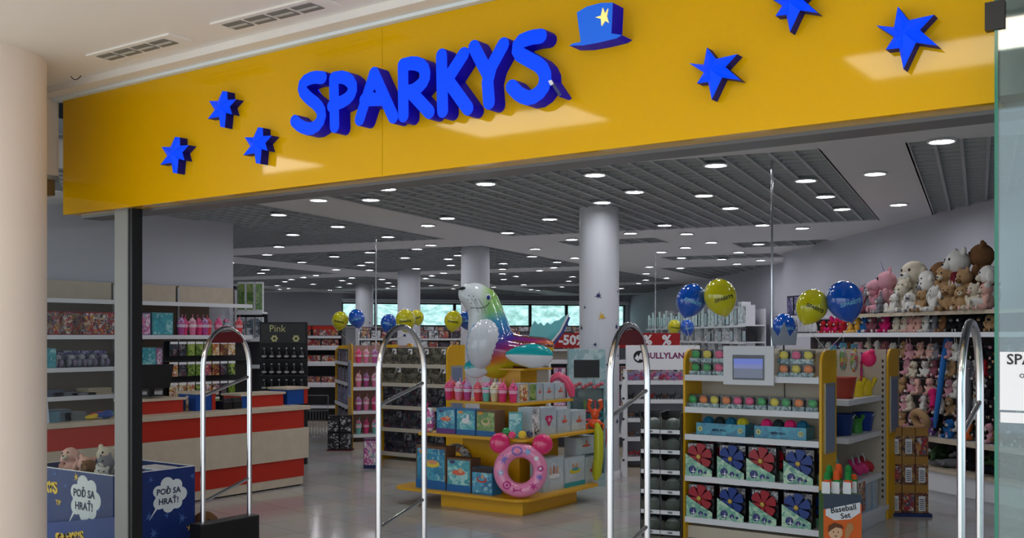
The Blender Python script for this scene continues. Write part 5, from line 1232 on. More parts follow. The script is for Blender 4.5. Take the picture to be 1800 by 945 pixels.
# sale banner on the shelving behind the column
pn = att(1080, 592, 14.9); BL = (pn.x, pn.y, 0); wN = 228*14.9/F
rk = rack('sale', BL, YAW, wN, .4, 1.40, [.3, .7, 1.06, 1.36], 'white shelf rack under the red sale banner behind the big column', sidem=M_white, poster=(0, 0), group='white shop cabinets', backm=mat('grey cabinet back', (0,0,0)))
bnr = empty('sale_banner', place(BL, YAW, 0, -.05, 1.42), YAW, 'long red sale banner with white -50% lettering behind the big column', 'banner')
zt_ = CZ+7/F*14.9-1.42; zb_ = CZ-19/F*14.9-1.42
MB().box(-wN/2, wN/2, 0, .012, zb_, zt_, mat('sale red', (168, 22, 26), .5)).build('banner_board', bnr)
MB().tube([(-wN*.3, .02, -.06), (-wN*.3, .02, zb_+.05)], .008, M_alu, 6).tube([(wN*.3, .02, -.06), (wN*.3, .02, zb_+.05)], .008, M_alu, 6).build('stand', bnr)
for px, s_ in ((1005, '-50%'), (1122, '-50%'), (1171, '%')):
    b = MB(); write(b, s_, ((px-1080)*14.9/F, -.002, (zb_+zt_)/2), *W3, .19, M_paper, bold=.04); b.build('lettering', bnr)
PT = carton(.18, .15, .2, PK['pink'], mat('pink carton', (190, 110, 140), .5)); PT2 = carton(.18, .15, .22, PK['toy'], M_ps)
for zi, z in enumerate((1.06, .7)): row(BL, YAW, .05, z, [.18]*9, lambda w, i: ((PT, PT2)[i % 2], ('pink', 'mixed colour')[i % 2]+' toy box'), '%s shelf under the red sale banner' % ordn(zi), 'boxes under the sale banner', 'toy box')
# ================================================================== WALL SHELVING BEHIND THE COUNTER
XS = -10.8; WL = (XS, 5.6, 0); LZ = [.30, .65, 1.03, 1.35, 1.72, 2.13]
ws_ = empty('shelving_unit', WL, pi/2, 'brown backed wall shelving with white shelves behind the checkout counter', 'shelving')
LL = 9.25-5.6
MB().box(0, LL-.35, .44, .46, 0, 2.36, mat('brown back panel', (120, 104, 88), .7)).build('back_panel', ws_)
for i in range(4):
    MB().box(i*.93+.02, i*.93+.90, .425, .438, 2.14, 2.36, M_wood).build('top_board', ws_)
up = MB()
for i in range(5): up.box(i*.93-.01, i*.93+.018, .41, .438, .1, 2.34, M_alu)
up.build('slotted_upright', ws_)
for z in LZ:
    x1 = LL if z > 1.5 else LL-.75
    sh = MB().box(0, x1, .0, .41, z-.03, z, M_shelf).build('shelf', ws_); MB().box(0, x1, -.012, -.0003, z-.045, z+.004, M_white).build('price_rail', sh)
CR = carton(.40, .2, .27, PK['red'], mat('crimson carton', (140, 30, 40), .5)); CT = carton(.30, .2, .29, PK['toy'], M_bs); CPK = carton(.26, .2, .27, PK['pink'], mat('lilac carton', (150, 110, 160), .5)); CTL = carton(.30, .2, .28, PK['sea'], mat('teal carton', (90, 150, 155), .5))
def wx(px, z, y=.03): # x along this shelving for a pixel column
    return lx(px, 600, WL, pi/2, y)[0]
gW = 'boxes on the wall shelving behind the counter'
for i, (px, tp, nm) in enumerate(((70, CR, 'red'), (92, CR, 'red'), (127, CR, 'red and white'), (151, CR, 'red and yellow'), (195, CR, 'dark red'), (250, CPK, 'pink and white'), (288, CTL, 'teal framed'))):
    put(tp, place(WL, pi/2, wx(px, 1.72), .05, 1.721), pi/2, '%s toy box, %s from left on tumbler shelf behind the counter' % (nm, ordn(i)), 'toy box', gW, (.85, 1, 1) if px < 210 else 1)
for i, (px, k) in enumerate(((318,'viol'),(326,'hot'),(338,'pink'),(352,'hot'),(360,'viol'),(368,'red'),(384,'hot'),(400,'mint'),(420,'red'))):
    put(TB[k], place(WL, pi/2, wx(px, 0, .1), .1+.03*(i % 2), 1.721), i, '%s tumbler, %s from left on the wall shelf behind the counter' % (TBN[k], ordn(i)), 'tumbler', 'tumblers on the wall shelf', 1.30)
clearpack = (lambda b: ('clear_toy_pack', b.mesh('clear_toy_pack'), [('clear_cover', MB().box(-.10, .10, 0, .15, .0, .2, M_clear).mesh('clear_cover'), [])]))(MB().box(-.1, .1, .15, .156, 0, .24, PK['purple']).ell((-.045, .07, .07), (.04, .05, .06), mat('grey toy', (150, 150, 165), .4), seg=10, rings=6).ell((.045, .07, .07), (.04, .05, .06), mat('grey lilac toy', (140, 120, 150), .4), seg=10, rings=6).ell((0, .07, .15), (.05, .04, .04), mat('pale toy', (190, 185, 195), .4), seg=10, rings=6))
for i, (px, tp, nm) in enumerate(((84, CTL, 'short yellow and teal'), (110, clearpack, 'clear'), (134, clearpack, 'clear'), (152, clearpack, 'clear'), (170, clearpack, 'clear'), (192, clearpack, 'tall clear'), (240, CPK, 'lilac ball'), (262, CTL, 'teal ball'), (290, CPK, 'pink ball'))):
    put(tp, place(WL, pi/2, wx(px, 0), .06, 1.351), pi/2, '%s toy pack, %s from left on second wall shelf behind counter' % (nm, ordn(i)), 'toy pack', 'packs on the second wall shelf', (.8, 1, .8))
MG = mat('folded grey print', (110, 112, 130), .6)
def stackk(n, col, w=.3, d=.25):
    b = MB()
    for i in range(n): b.box(-w/2+RND.uniform(-.01, .01), w/2, 0, d, i*.016, i*.016+.014, col)
    return ('folded_stack', b.mesh('folded_stack'), [])
for i, (px, nn, c, nm) in enumerate(((92, 5, (70, 76, 100), 'slate blue'), (118, 3, (96, 104, 116), 'grey blue'), (150, 2, (120, 122, 128), 'grey'), (178, 5, (176, 164, 140), 'cream'))):
    put(stackk(nn, mat('folded '+nm, c, .7)), place(WL, pi/2, wx(px, 0), .05, 1.031), pi/2, 'flat %s pile of magazines, %s from left on the low wall shelf' % (nm, ordn(i)), 'magazine pile', 'magazine piles on the low wall shelf')
SB = (lambda m: ('bundled_pouch', MB().ell((0, 0, .06), (.07, .06, .065), m, seg=12, rings=8).mesh('bundled_pouch'), []))
for i, px in enumerate((92, 112, 130)): put(SB(PK['purple']), place(WL, pi/2, wx(px, 0, .15), .15, .651), pi/2, 'dark blue patterned pouch, %s from left on the lowest wall shelf seen' % ordn(i), 'pouch', 'patterned pouches behind the counter')
# goods lying on the near end of the counter top
def on_counter(px, xoff): return Vector((XC-xoff, atx(px, 600, XC-xoff).y, HCt+.001))
for i, (px, n_, c, nm, xo) in enumerate(((88, 6, (90, 130, 150), 'light blue', .12), (108, 7, (86, 100, 116), 'slate blue', .16), (136, 5, (100, 106, 112), 'grey', .16))):
    put(stackk(n_, mat('magazine '+nm, c, .4), .22, .16), on_counter(px, xo)+Vector((-.02, 0, 0)), pi/2, 'pile of %s magazines, %s from the near end of the counter' % (nm, ordn(i)), 'magazine pile', 'magazine piles on the counter')
for i, (px, c, nm, r) in enumerate(((160, (210, 180, 40), 'yellow', .05), (170, (190, 40, 50), 'red', .06), (183, (25, 60, 140), 'blue', .075), (192, (50, 150, 70), 'green', .05), (178, (220, 215, 205), 'white', .05))):
    o = MB().ell((0, 0, r*.45), (r, r*1.3, r*.45), mat('small toy '+nm, c, .4), seg=12, rings=8).ell((.02, .03, r*.8), (r*.5, r*.7, r*.3), mat('small toy '+nm, c), seg=10, rings=6).build('small_toy'); o.location = on_counter(px, .18+.13*(i % 2)); tag(o, 'small %s plastic toy lying in the heap on the counter behind the shop glass' % nm, 'toy', 'small toys heaped on the counter')
p = on_counter(66, .1); q_ = MB().frame([(-.11, 0), (.11, 0), (.11, .36), (-.11, .36)], (0, 0, 0), (0, 1, 0), (-.15, 0, .99), (1, 0, 0), .004, mat('pale notice', (196, 206, 222), .4)).box(-.12, .0, -.06, .06, 0, .004, M_alu).build('notice_stand'); q_.location = on_counter(72, .12)+Vector((0, -.03, 0)); tag(q_, 'pale blue notice card on a stand at the near end of the counter', 'notice')
# snack and gift bags on the black stand behind the tills
SPx = -9.75
gs = empty('bag_stand', (SPx, 7.0, 0), pi/2, 'black wire stand of small hanging bags behind the counter beyond the monitor', 'display stand')
y0, y1 = atx(300, 600, SPx).y-7.0, atx(440, 600, SPx).y-7.0
MB().box(y0-.05, y1, .06, .08, 0, 1.66, mat('black stand panel', (24, 24, 28), .6)).build('back_panel', gs)
for z in (1.66, 1.43, 1.20, 1.03): MB().box(y0-.05, y1, .0, .06, z-.008, z, M_dark).build('hook_bar', gs)
def hb(w, h, art): return ('hanging_bag', MB().frame([(-w/2, 0), (w/2, .0), (w*.48, -h*.5), (w/2, -h), (-w/2, -h), (-w*.48, -h*.5)], (0, 0, 0), (1, 0, 0), (0, 0, 1), (0, -1, 0), .02, art).mesh('hanging_bag'), [('header_strip', MB().box(-w/2, w/2, -.022, -.0202, -h*.18, -.003, M_paper).mesh('header_strip'), [])])
HB = {k: hb(.10, .17, a) for k, a in (('snack', PK['snack']), ('grn', printed('lime bag artwork', [(120,150,40),(90,120,40),(160,180,90),(50,70,40)], 18)), ('multi', PK['toy']), ('brn', PK['brn']), ('dk', PK['dark']))}
HBN = dict(snack='golden snack', grn='lime green', multi='multicolour', brn='brown', dk='dark')
for r, (z, seq) in enumerate(((1.66, 'dk dk grn grn grn snack brn snack'), (1.43, 'snack dk grn grn multi brn dk grn'), (1.20, 'snack snack snack grn multi multi dk grn'), (1.02, 'snack snack snack dk grn grn'))):
    for i, k in enumerate(seq.split()):
        x = y0+.03+i*.115
        if x < y1: put(HB[k], place((SPx, 7.0, 0), pi/2, x, -.001, z-.01), pi/2, '%s bag, %s from left in the %s row of the bag stand' % (HBN[k], ordn(i), ordn(r)), 'bag', 'bags hanging on the stand behind the counter', (1, 1, .95))
# small white rolls on the counter below
for i in range(3):
    put(HB['snack'], on_counter(333+7*i, .45)+Vector((0, 0, .16)), pi/2, 'white wrapped pack, %s of those behind the blue till stand' % ordn(i), 'bag', 'white packs behind the till')
# little shelf unit of tall boxes at the end of the wall
pS = att(431, 592, 14.6); LSx = (pS.x, pS.y, 0)
rack('tall', LSx, YAW, .52, .35, 2.10, [.3, .9, 1.30, 1.68, 2.06], 'dark shelf unit of tall green boxes at the end of the left wall', sides=(1, 0), sidem=M_cream, poster=(0, 0), group='white shop cabinets', backm=M_dark)
TGN = carton(.10, .08, .42, PK['grn'], M_white, 'tall_box'); TGY = carton(.10, .08, .30, printed('slate box artwork', [(90,105,118),(110,125,138),(70,82,95),(200,205,210)], 10), M_white, 'tall_box')
for i in range(4): put(TGN if i else carton(.09, .08, .36, PK['dark'], M_dark, 'tall_box'), place(LSx, YAW, -.19+i*.125, .04, 2.061), YAW, '%s tall box, %s from left on top of the end shelf unit' % ('green' if i else 'dark violet', ordn(i)), 'tall box', 'tall boxes at the end of the left wall')
for i in range(4): put(TGY, place(LSx, YAW, -.19+i*.125, .04, 1.681), YAW, 'slate grey tall box, %s from left on the end shelf unit' % ordn(i), 'tall box', 'tall boxes at the end of the left wall')
# black bottle stand
pB = att(497, 592, 13.8); LBt = (pB.x, pB.y, 0)
bs = empty('bottle_stand', LBt, YAW, 'black display stand of dark bottles with a chalk flower board on top', 'display stand')
MB().box(-.32, .32, .05, .07, 0, 1.90, mat('black stand panel', (0,0,0))).box(-.32, .32, 0, .05, 0, .1, M_black).build('back_panel', bs)
b = MB().box(-.30, .30, .035, .049, 1.62, 1.88, M_black); chalk = mat('chalk yellow', (190, 185, 130), .7)
write(b, 'Pink', (-.08, .033, 1.81), *W3, .13, chalk, bold=.0)
for cx_ in (-.12, .17):
    for k in range(6): b.frame(circ(.017, 8), (cx_+math.cos(k*pi/3)*.032, .034, 1.68+math.sin(k*pi/3)*.032), (1, 0, 0), (0, 0, 1), (0, -1, 0), .001, chalk)
b.build('chalk_board', bs)
for z in (1.40, 1.19, .98, .78): MB().box(-.31, .31, -.03, .05, z-.01, z, M_dark).build('shelf', bs)
BT = ('bottle', MB().lathe([(.030, 0), (.032, .005), (.032, .10), (.012, .125), (.012, .14)], mat('black bottle', (22, 22, 26), .2), seg=12).mesh('bottle'), [('bottle_label', MB().lathe([(.0325, .03), (.0325, .055)], mat('grey bottle label', (170, 170, 165), .4), seg=12).mesh('bottle_label'), []), ('cap', MB().lathe([(.013, .14), (.013, .155), (.005, .156)], M_alu, seg=10).mesh('cap'), [])])
for r, z in enumerate((1.40, 1.19, .98, .78)):
    for i in range(6): put(BT, place(LBt, YAW, -.25+.1*i, .0, z+.001), YAW, 'black bottle, %s from left on the %s shelf of the bottle stand' % (ordn(i), ordn(r)), 'bottle', 'bottles on the black stand')
# red and white boxes on the far left racks
pR = att(548, 592, 19.5); LR = (pR.x, pR.y, 0)
rack('redbox', LR, YAW, 1.15, .4, 1.95, [.4, .8, 1.2, 1.50, 1.72], 'far dark rack of red and white boxes left of the balloons', sides=(1, 1), sidem=M_dark, poster=(0, 0), backm=M_dark, group='white shop cabinets')
RC = carton(.34, .2, .16, PK['red'], M_dark, strip=(0, .25, M_paper)); RCt = carton(.50, .2, .2, PK['red'], M_dark, strip=(.6, .95, M_red))
for zi, (z, n_, tp) in enumerate(((1.72, 2, RCt), (1.50, 3, RC), (1.2, 3, RC), (.8, 3, RC))):
    row(LR, YAW, .05, z, [1.04/n_-.015]*n_, lambda w, i: (tp, 'red and white box'), '%s shelf of the far dark rack' % ordn(zi), 'red and white boxes on the far rack', 'toy box')

# ================================================================== SHELVES BELOW THE WINDOWS
for ri, (pxc, tt, wd) in enumerate(((670, 27.5, 1.2), (790, 27.0, 2.6), (962, 27.0, 2.2))):
    p = att(pxc, 592, tt); LF = (p.x, p.y, 0)
    nm_ = ('left', 'middle', 'right')[ri]
    rack('far', LF, YAW, wd, .45, 1.84, [.5, 1.0, 1.38, 1.66], 'far shelf rack of toys below the windows, the %s of three' % nm_, sidem=M_white, poster=(0, 0), group='far racks below the windows')
    tps = [carton(.26, .2, .22, PK['toy'], M_dark), carton(.26, .2, .18, PK['dark'], M_dark), carton(.26, .2, .2, PK['red'], M_dark), carton(.26, .2, .22, PK['wht'], M_grey)]
    n_ = int(wd/.29)
    for zi, z in enumerate((1.66, 1.38)):
        row(LF, YAW, .03, z, [.26]*n_, lambda w, i: (tps[(i*7+zi*3+ri) % 4], ('mixed colour', 'dark', 'red', 'pale')[(i*7+zi*3+ri) % 4]+' toy box'), '%s shelf of %s far rack' % (('top', 'lower')[zi], nm_), 'boxes on the far racks', 'toy box')
    for i in range(n_):
        put(tps[(i+ri) % 4], place(LF, YAW, -wd/2+.2+i*.28, .1, 1.841), YAW, 'toy box standing on top of the %s far rack, %s from left' % (nm_, ordn(i)), 'toy box', 'boxes on the far racks', (1, 1, .6))

# ================================================================== LONG WHITE BOX SHELVES ALONG THE FAR RIGHT WALL
RZW = math.atan2(-.782, .623); LW = (-12.05, 25.0, 0)
WW = 11.2
rw = empty('shelving_unit', LW, RZW, 'long far shelving of white and grey boxes along the right wall', 'shelving')
MB().box(-WW/2, WW/2, .42, .44, 0, 2.3, M_white).build('back_panel', rw)
for z in (.5, .9, 1.25, 1.60, 1.96):
    sh = MB().box(-WW/2, WW/2, 0, .42, z-.03, z, M_shelf).build('shelf', rw); MB().box(-WW/2, WW/2, -.012, -.0003, z-.05, z, M_white).build('price_rail', sh)
wt = [carton(.30, .2, .42, PK['wht'], M_white), carton(.22, .2, .36, printed('grey box artwork', [(150,152,158),(176,178,182),(120,122,128),(90,92,98)], 12), M_grey), carton(.30, .2, .5, PK['wht'], M_white), carton(.26, .2, .34, PK['pale'], M_dark)]
for zi, (z, sc) in enumerate(((1.96, 1), (1.60, .72), (1.25, .7))):
    for i in range(33):
        k = (i*5+zi*3+(i//4)) % 4; x = -WW/2+.2+i*.335
        put(wt[k], place(LW, RZW, x, .05, z+.001), RZW, '%s box, %s from far end on %s far right shelf' % (('white', 'grey', 'tall white', 'pale')[k], ordn(i), ordn(zi)), 'box', 'boxes on the far right wall shelving', (1, 1, sc))

# ================================================================== PLUSH WALL
RZK = math.atan2(-.622, .783); PO = (-1.94, 10.67, 0)
def kx(px, y=0): return lx(px, 600, PO, RZK, y)[0]
xl, xr, xt = kx(1366), 1.25, kx(1492)
pw = empty('plush_shelving', PO, RZK, 'long wall shelving crowded with plush toys on the right side of the shop', 'shelving')
M_kb = mat('dark mesh back panel', (60, 50, 54), .8)
MB().box(xl, xr, .50, .52, .0, 1.93, M_kb).build('back_panel', pw)
MB().box(xt, xr, .0, .62, 1.93, 1.957, M_dark).build('top_shelf', pw); MB().box(xt, xr, -.012, -.0005, 1.925, 1.965, M_wood).build('price_rail', pw)
for z, a, m in ((1.745, xl, M_shelf), (.66, -1.6, M_shelf)):
    sh = MB().box(a, xr, .02, .49, z-.03, z, m).build('shelf', pw); MB().box(a, xr, .008, .0195, z-.045, z+.004, M_wood if z < 1 else M_shelf).build('price_rail', sh)
MB().box(xl, xr, -.02, .49, .32, .35, M_wood).box(xl, xr, .0, .49, .12, .318, M_shelf).box(xl, xr, .06, .49, 0, .118, M_white).build('base_unit', pw)
MB().box(xl, xl+.62, .04, .48, 1.5, 1.53, M_shelf).build('shelf', pw)
pg = MB()
for i in range(9): pg.box(xl+.2+i*.55, xl+.212+i*.55, .485, .499, .7, 1.7, M_alu)
pg.build('slotted_upright', pw)
for zz in (1.60, 1.42, 1.24, 1.06, .88): MB().box(-2.6, xr, .30, .312, zz, zz+.008, M_alu).build('hook_rail', pw)

def fur(name, c): return mat('plush '+name, c, .95, bump=.6, bscale=90, noise=.12, spec=.1)
FC = dict(brown=(128, 92, 62), tan=(176, 142, 104), white=(222, 220, 214), cream=(214, 204, 184), pink=(214, 158, 170), hotpink=(206, 40, 110), grey=(130, 130, 138), black=(34, 34, 38), red=(176, 40, 48), yellow=(222, 170, 60), blue=(50, 110, 180), orange=(220, 110, 60), mauve=(150, 90, 105), green=(66, 88, 58), purple=(130, 80, 160), peach=(225, 178, 165))
PLM = {}
def plush(kind, c, c2=None, vox=.022):
    """soft toy about 1 unit tall, seated, facing -y"""
    key = (kind, c, c2, vox)
    if key in PLM: return PLM[key]
    m = fur(c, FC[c]); m2 = fur(c2 or c, FC[c2 or c]); b = MB()
    b.ell((0, 0, .27), (.24, .20, .28), m, seg=16, rings=10); b.ell((0, -.04, .68), (.235, .21, .21), m, seg=16, rings=10)
    for s in (-1, 1):
        b.ell((s*.17, -.26, .10), (.10, .20, .10), m, Matrix.Rotation(-s*.3, 3, 'Z'), seg=12, rings=8)
        b.ell((s*.24, -.10, .36), (.075, .085, .19), m, Matrix.Rotation(s*.45, 3, 'Y'), seg=12, rings=8)
        if kind == 'bear': b.ell((s*.17, -.01, .87), (.075, .045, .075), m, seg=10, rings=7)
        if kind == 'dog': b.ell((s*.23, -.03, .62), (.05, .09, .16), m, seg=10, rings=7)
        if kind == 'bunny': b.ell((s*.09, .0, 1.02), (.05, .035, .2), m, seg=10, rings=7)
        if kind == 'cat': b.ell((s*.14, -.02, .89), (.05, .035, .08), m, seg=8, rings=6)
        if kind == 'elephant': b.ell((s*.28, .02, .72), (.13, .03, .16), m, seg=12, rings=7)
        if kind == 'unicorn': b.ell((s*.13, .02, .90), (.04, .03, .08), m, seg=8, rings=6)
    if kind == 'unicorn': b.ell((0, -.26, .60), (.13, .15, .12), m, seg=12, rings=8)
    if kind == 'elephant': b.tube([(0, -.22, .66), (0, -.31, .55), (0, -.33, .42)], .06, m, 10, taper=[.08, .055, .04])
    body = bake(b, vox, 3); parts = []
    if kind != 'elephant': parts.append(('muzzle', MB().ell((0, -.225 if kind != 'unicorn' else -.36, .62 if kind != 'unicorn' else .58), (.10, .085, .075), m2, seg=12, rings=8).mesh('muzzle'), []))
    for s in (-1, 1): parts.append(('eye', MB().ell((s*.085, -.225, .73), (.026, .018, .028) if kind != 'unicorn' else (.035, .018, .045), M_ink, seg=8, rings=6).mesh('eye'), []))
    if kind not in ('elephant', 'unicorn'): parts.append(('nose', MB().ell((0, -.305, .645), (.032, .02, .022), M_ink, seg=8, rings=6).mesh('nose'), []))
    for s in (-1, 1): parts.append(('foot_pad', MB().ell((s*.225, -.44, .11), (.065, .02, .075), m2, seg=10, rings=6).mesh('foot_pad'), []))
    if kind == 'unicorn':
        parts.append(('horn', MB().tube([(0, -.10, .86), (0, -.15, 1.02), (0, -.17, 1.12)], .03, mat('silver horn', (170, 170, 190), .3, metal=.5), 8, taper=[.035, .022, .004]).mesh('horn'), []))
    PLM[key] = ('plush_'+kind, body, parts); return PLM[key]
ANIM = dict(bear='teddy bear', dog='dog', bunny='bunny', cat='cat', elephant='elephant', unicorn='unicorn')
def plush_at(px, y, z, kind, c, c2, size, lab, grp, turn=0, tilt=0, vox=.022, cat='plush toy'):
    q = place(PO, RZK, kx(px, y), y, z)
    return put(plush(kind, c, c2, vox), q, 0, lab, cat, grp, size, rot=(tilt, 0, RZK+turn))
gB = 'big plush toys piled on the top shelf'
big = [ # px, y, z, kind, colour, second, size, turn, words
 (1478, .25, 1.75, 'bear', 'hotpink', None, .40, .2, 'hot pink plush bear half hidden behind the blue balloon'),
 (1518, .34, 1.958, 'unicorn', 'mauve', 'pink', .38, -.2, 'dusky pink plush unicorn at the left end of the top plush shelf'),
 (1535, .36, 1.958, 'elephant', 'grey', None, .44, .2, 'grey plush elephant behind the pink unicorn on the top shelf'),
 (1562, .24, 1.958, 'unicorn', 'pink', 'pink', .55, -.5, 'large pink plush unicorn with silver horn on the top shelf'),
 (1586, .16, 1.958, 'bear', 'cream', 'white', .36, .1, 'small cream plush bear leaning before the big cream dog'),
 (1610, .38, 1.958, 'dog', 'cream', 'white', .66, .1, 'large cream plush dog with one closed eye on the top shelf'),
 (1632, .16, 1.958, 'bear', 'white', 'grey', .42, -.3, 'medium white plush bear with dark bow on the top shelf'),
 (1660, .40, 1.958, 'dog', 'brown', 'white', .62, -.6, 'brown and white plush dog looking left on the top shelf'),
 (1688, .28, 2.06, 'bear', 'white', 'white', .60, -.3, 'largest white plush bear with a dark red scarf on the top shelf'),
 (1730, .44, 2.12, 'bear', 'brown', 'tan', .60, -.8, 'largest brown plush bear lying against the glass door end'),
 (1742, .14, 1.99, 'dog', 'white', 'cream', .46, -.6, 'white plush dog with a red scarf below the largest brown bear'),
]
for px, y, z, kind, c, c2, sz, tn, lab in big: plush_at(px, y, z, kind, c, c2, sz, lab, gB, tn, vox=.016)
for k, (px, y, z, kind, c, c2, sz) in enumerate(((1546, .30, 2.02, 'bear', 'pink', 'white', .34), (1598, .26, 2.05, 'bear', 'cream', 'white', .34), (1644, .30, 2.05, 'dog', 'white', 'grey', .42), (1672, .26, 2.1, 'dog', 'tan', 'cream', .40), (1708, .24, 2.06, 'bear', 'tan', 'brown', .38))):
    plush_at(px, y, z, kind, c, c2, sz, '%s plush %s wedged in the middle of the top shelf pile, %s from left' % (c, ANIM[kind], ordn(k)), 'plush toys in the middle of the pile', RND.uniform(-.6, .6), .25, vox=.02)
for i, (px, c, c2, sz, kind) in enumerate(((1515, 'mauve', 'grey', .24, 'bear'), (1548, 'grey', 'white', .22, 'bunny'), (1574, 'white', 'cream', .24, 'bear'), (1600, 'white', 'grey', .25, 'dog'), (1622, 'tan', 'brown', .26, 'bear'), (1645, 'white', 'white', .30, 'bear'), (1668, 'tan', 'brown', .30, 'bear'), (1692, 'tan', 'cream', .28, 'dog'), (1714, 'cream', 'peach', .30, 'bear'), (1736, 'peach', 'cream', .30, 'bear'))):
    plush_at(px, .06, 1.958, kind, c, c2, sz, 'small %s plush %s, %s from left along the front of the top shelf' % (c, ANIM[kind], ordn(i)), 'small plush toys along the top shelf front', RND.uniform(-.5, .5))
# scarves of the two white animals
for px, y, z, r, lab in ((1688, .28, 2.355, .10, 'dark red scarf tied round the neck of the largest white plush bear'), (1742, .14, 2.215, .075, 'red scarf tied round the neck of the white plush dog')):
    q = place(PO, RZK, kx(px, y), y, z); o = MB().tube([(math.cos(a)*r, math.sin(a)*r*.85, 0) for a in [2*pi*i/18 for i in range(18)]], .02, mat('dark red knit', (110, 18, 34), .9, bump=.5), 8, closed=True).frame([(-.02, 0), (.05, 0), (.07, -.2), (-.01, -.2)], (0, -r*.95, 0), (1, 0, 0), (0, 0, 1), (0, -1, 0), .02, mat('dark red knit', (0,0,0))).build('scarf'); o.location = q; o.rotation_euler = (0, 0, RZK); tag(o, lab, 'scarf')
# second shelf
gS = 'small plush toys on the second shelf'
seq = [(1448,'bear','red','white'),(1460,'dog','red','cream'),(1471,'bear','red','white'),(1483,'cat','red','tan'),(1496,'bear','yellow','cream'),(1510,'bunny','yellow','cream'),(1521,'bear','blue','cream'),(1534,'cat','mauve','white'),(1558,'cat','hotpink','pink'),(1578,'dog','cream','white'),(1592,'bear','cream','peach'),(1603,'bear','peach','pink'),(1616,'elephant','peach',None),(1630,'bear','white','cream'),(1645,'cat','grey','white'),(1660,'dog','brown','tan'),(1675,'dog','black','grey'),(1692,'cat','black','white'),(1710,'dog','black','grey'),(1726,'bear','black','tan'),(1742,'dog','tan','black')]
for i, (px, kind, c, c2) in enumerate(seq):
    sz = .17 if px < 1500 else .235 if px in (1534, 1558) else .20
    plush_at(px, .13, 1.746, kind, c, c2, sz, '%s plush %s, %s from left on the second plush shelf' % (c, ANIM[kind], ordn(i)), gS, RND.uniform(-.5, .5), vox=.035)
# rows hanging from the rails
cl = ['pink', 'peach', 'white', 'cream', 'peach', 'tan', 'white', 'grey', 'pink', 'mauve']; cd = ['black', 'grey', 'black', 'white', 'black', 'brown', 'green', 'black', 'grey', 'black']
rows_ = ((1.56, 'top'), (1.37, 'second'), (1.18, 'third'), (.99, 'fourth'), (.80, 'fifth'))
for ri, (z, rn) in enumerate(rows_):
    n = 0
    for i in range(24):
        x = -2.35+i*.15+.05*(ri % 2)
        if x > xr-.1: continue
        right = x > -.75 or (ri == 4 and x > -1.2)
        pal = cd if right else cl
        if ri == 1 and i % 5 == 3 and x > -.9: pal = ['red', 'green']
        c = pal[(i*3+ri*5) % len(pal)]; c2 = ('white', 'cream', 'pink', 'tan')[(i+ri) % 4]; kind = ('bear', 'dog', 'bunny', 'cat', 'bear')[(i*2+ri) % 5]
        q = place(PO, RZK, x, .20+RND.uniform(-.03, .03), z-.09+RND.uniform(-.015, .015))
        put(plush(kind, c, c2, .045), q, 0, '%s plush %s, %s from left in the %s hanging row' % (c, ANIM[kind], ordn(n), rn), 'plush toy', 'small plush toys hanging on the wall', .20, rot=(RND.uniform(-.1, .2), RND.uniform(-.25, .25), RZK+RND.uniform(-.5, .5))); n += 1
for k in range(8):
    x = xl+.75+k*.14; c = ('grey', 'white', 'purple', 'blue', 'brown', 'white', 'orange', 'grey')[k]
    if x < -2.4: put(plush('cat', c, 'white', .045), place(PO, RZK, x, .2, 1.47), 0, '%s plush cat, %s of those hanging left above the sand toys' % (c, ordn(k)), 'plush toy', 'small plush toys hanging on the wall', .19, rot=(0, 0, RZK))
# long blue plush snake
q = [att(1668, 598, 10.75), att(1660, 625, 10.7), att(1655, 660, 10.65), att(1650, 700, 10.6), att(1645, 735, 10.6), att(1643, 752, 10.6)]
tag(MB().tube(q, .03, fur('blue', FC['blue']), 10, taper=[.05, .032, .03, .028, .024, .012]).build('plush_snake'), 'long blue plush snake hanging down the front of the plush wall', 'plush toy')
# long white and pink hangers on the darker side
for i, (px, c) in enumerate(((1716, 'white'), (1700, 'grey'), (1640, 'hotpink'), (1730, 'white'))):
    a = att(px, 640, 10.35 if px > 1650 else 10.7); b_ = att(px-1, 735 if i < 2 else 715, 10.3 if px > 1650 else 10.65)
    if c == 'hotpink': a = att(px, 690, 10.75)
    tag(MB().tube([a, (a+b_)/2+Vector((.01, 0, 0)), b_], .035, fur(c, FC[c]), 10, taper=[.03, .035, .03]).ell(a, (.05, .05, .05), fur(c, FC[c]), seg=10, rings=7).build('plush_snake'), 'long %s dangling plush on the plush wall, %s of four' % (c, ordn(i)), 'plush toy', 'long dangling plush toys')
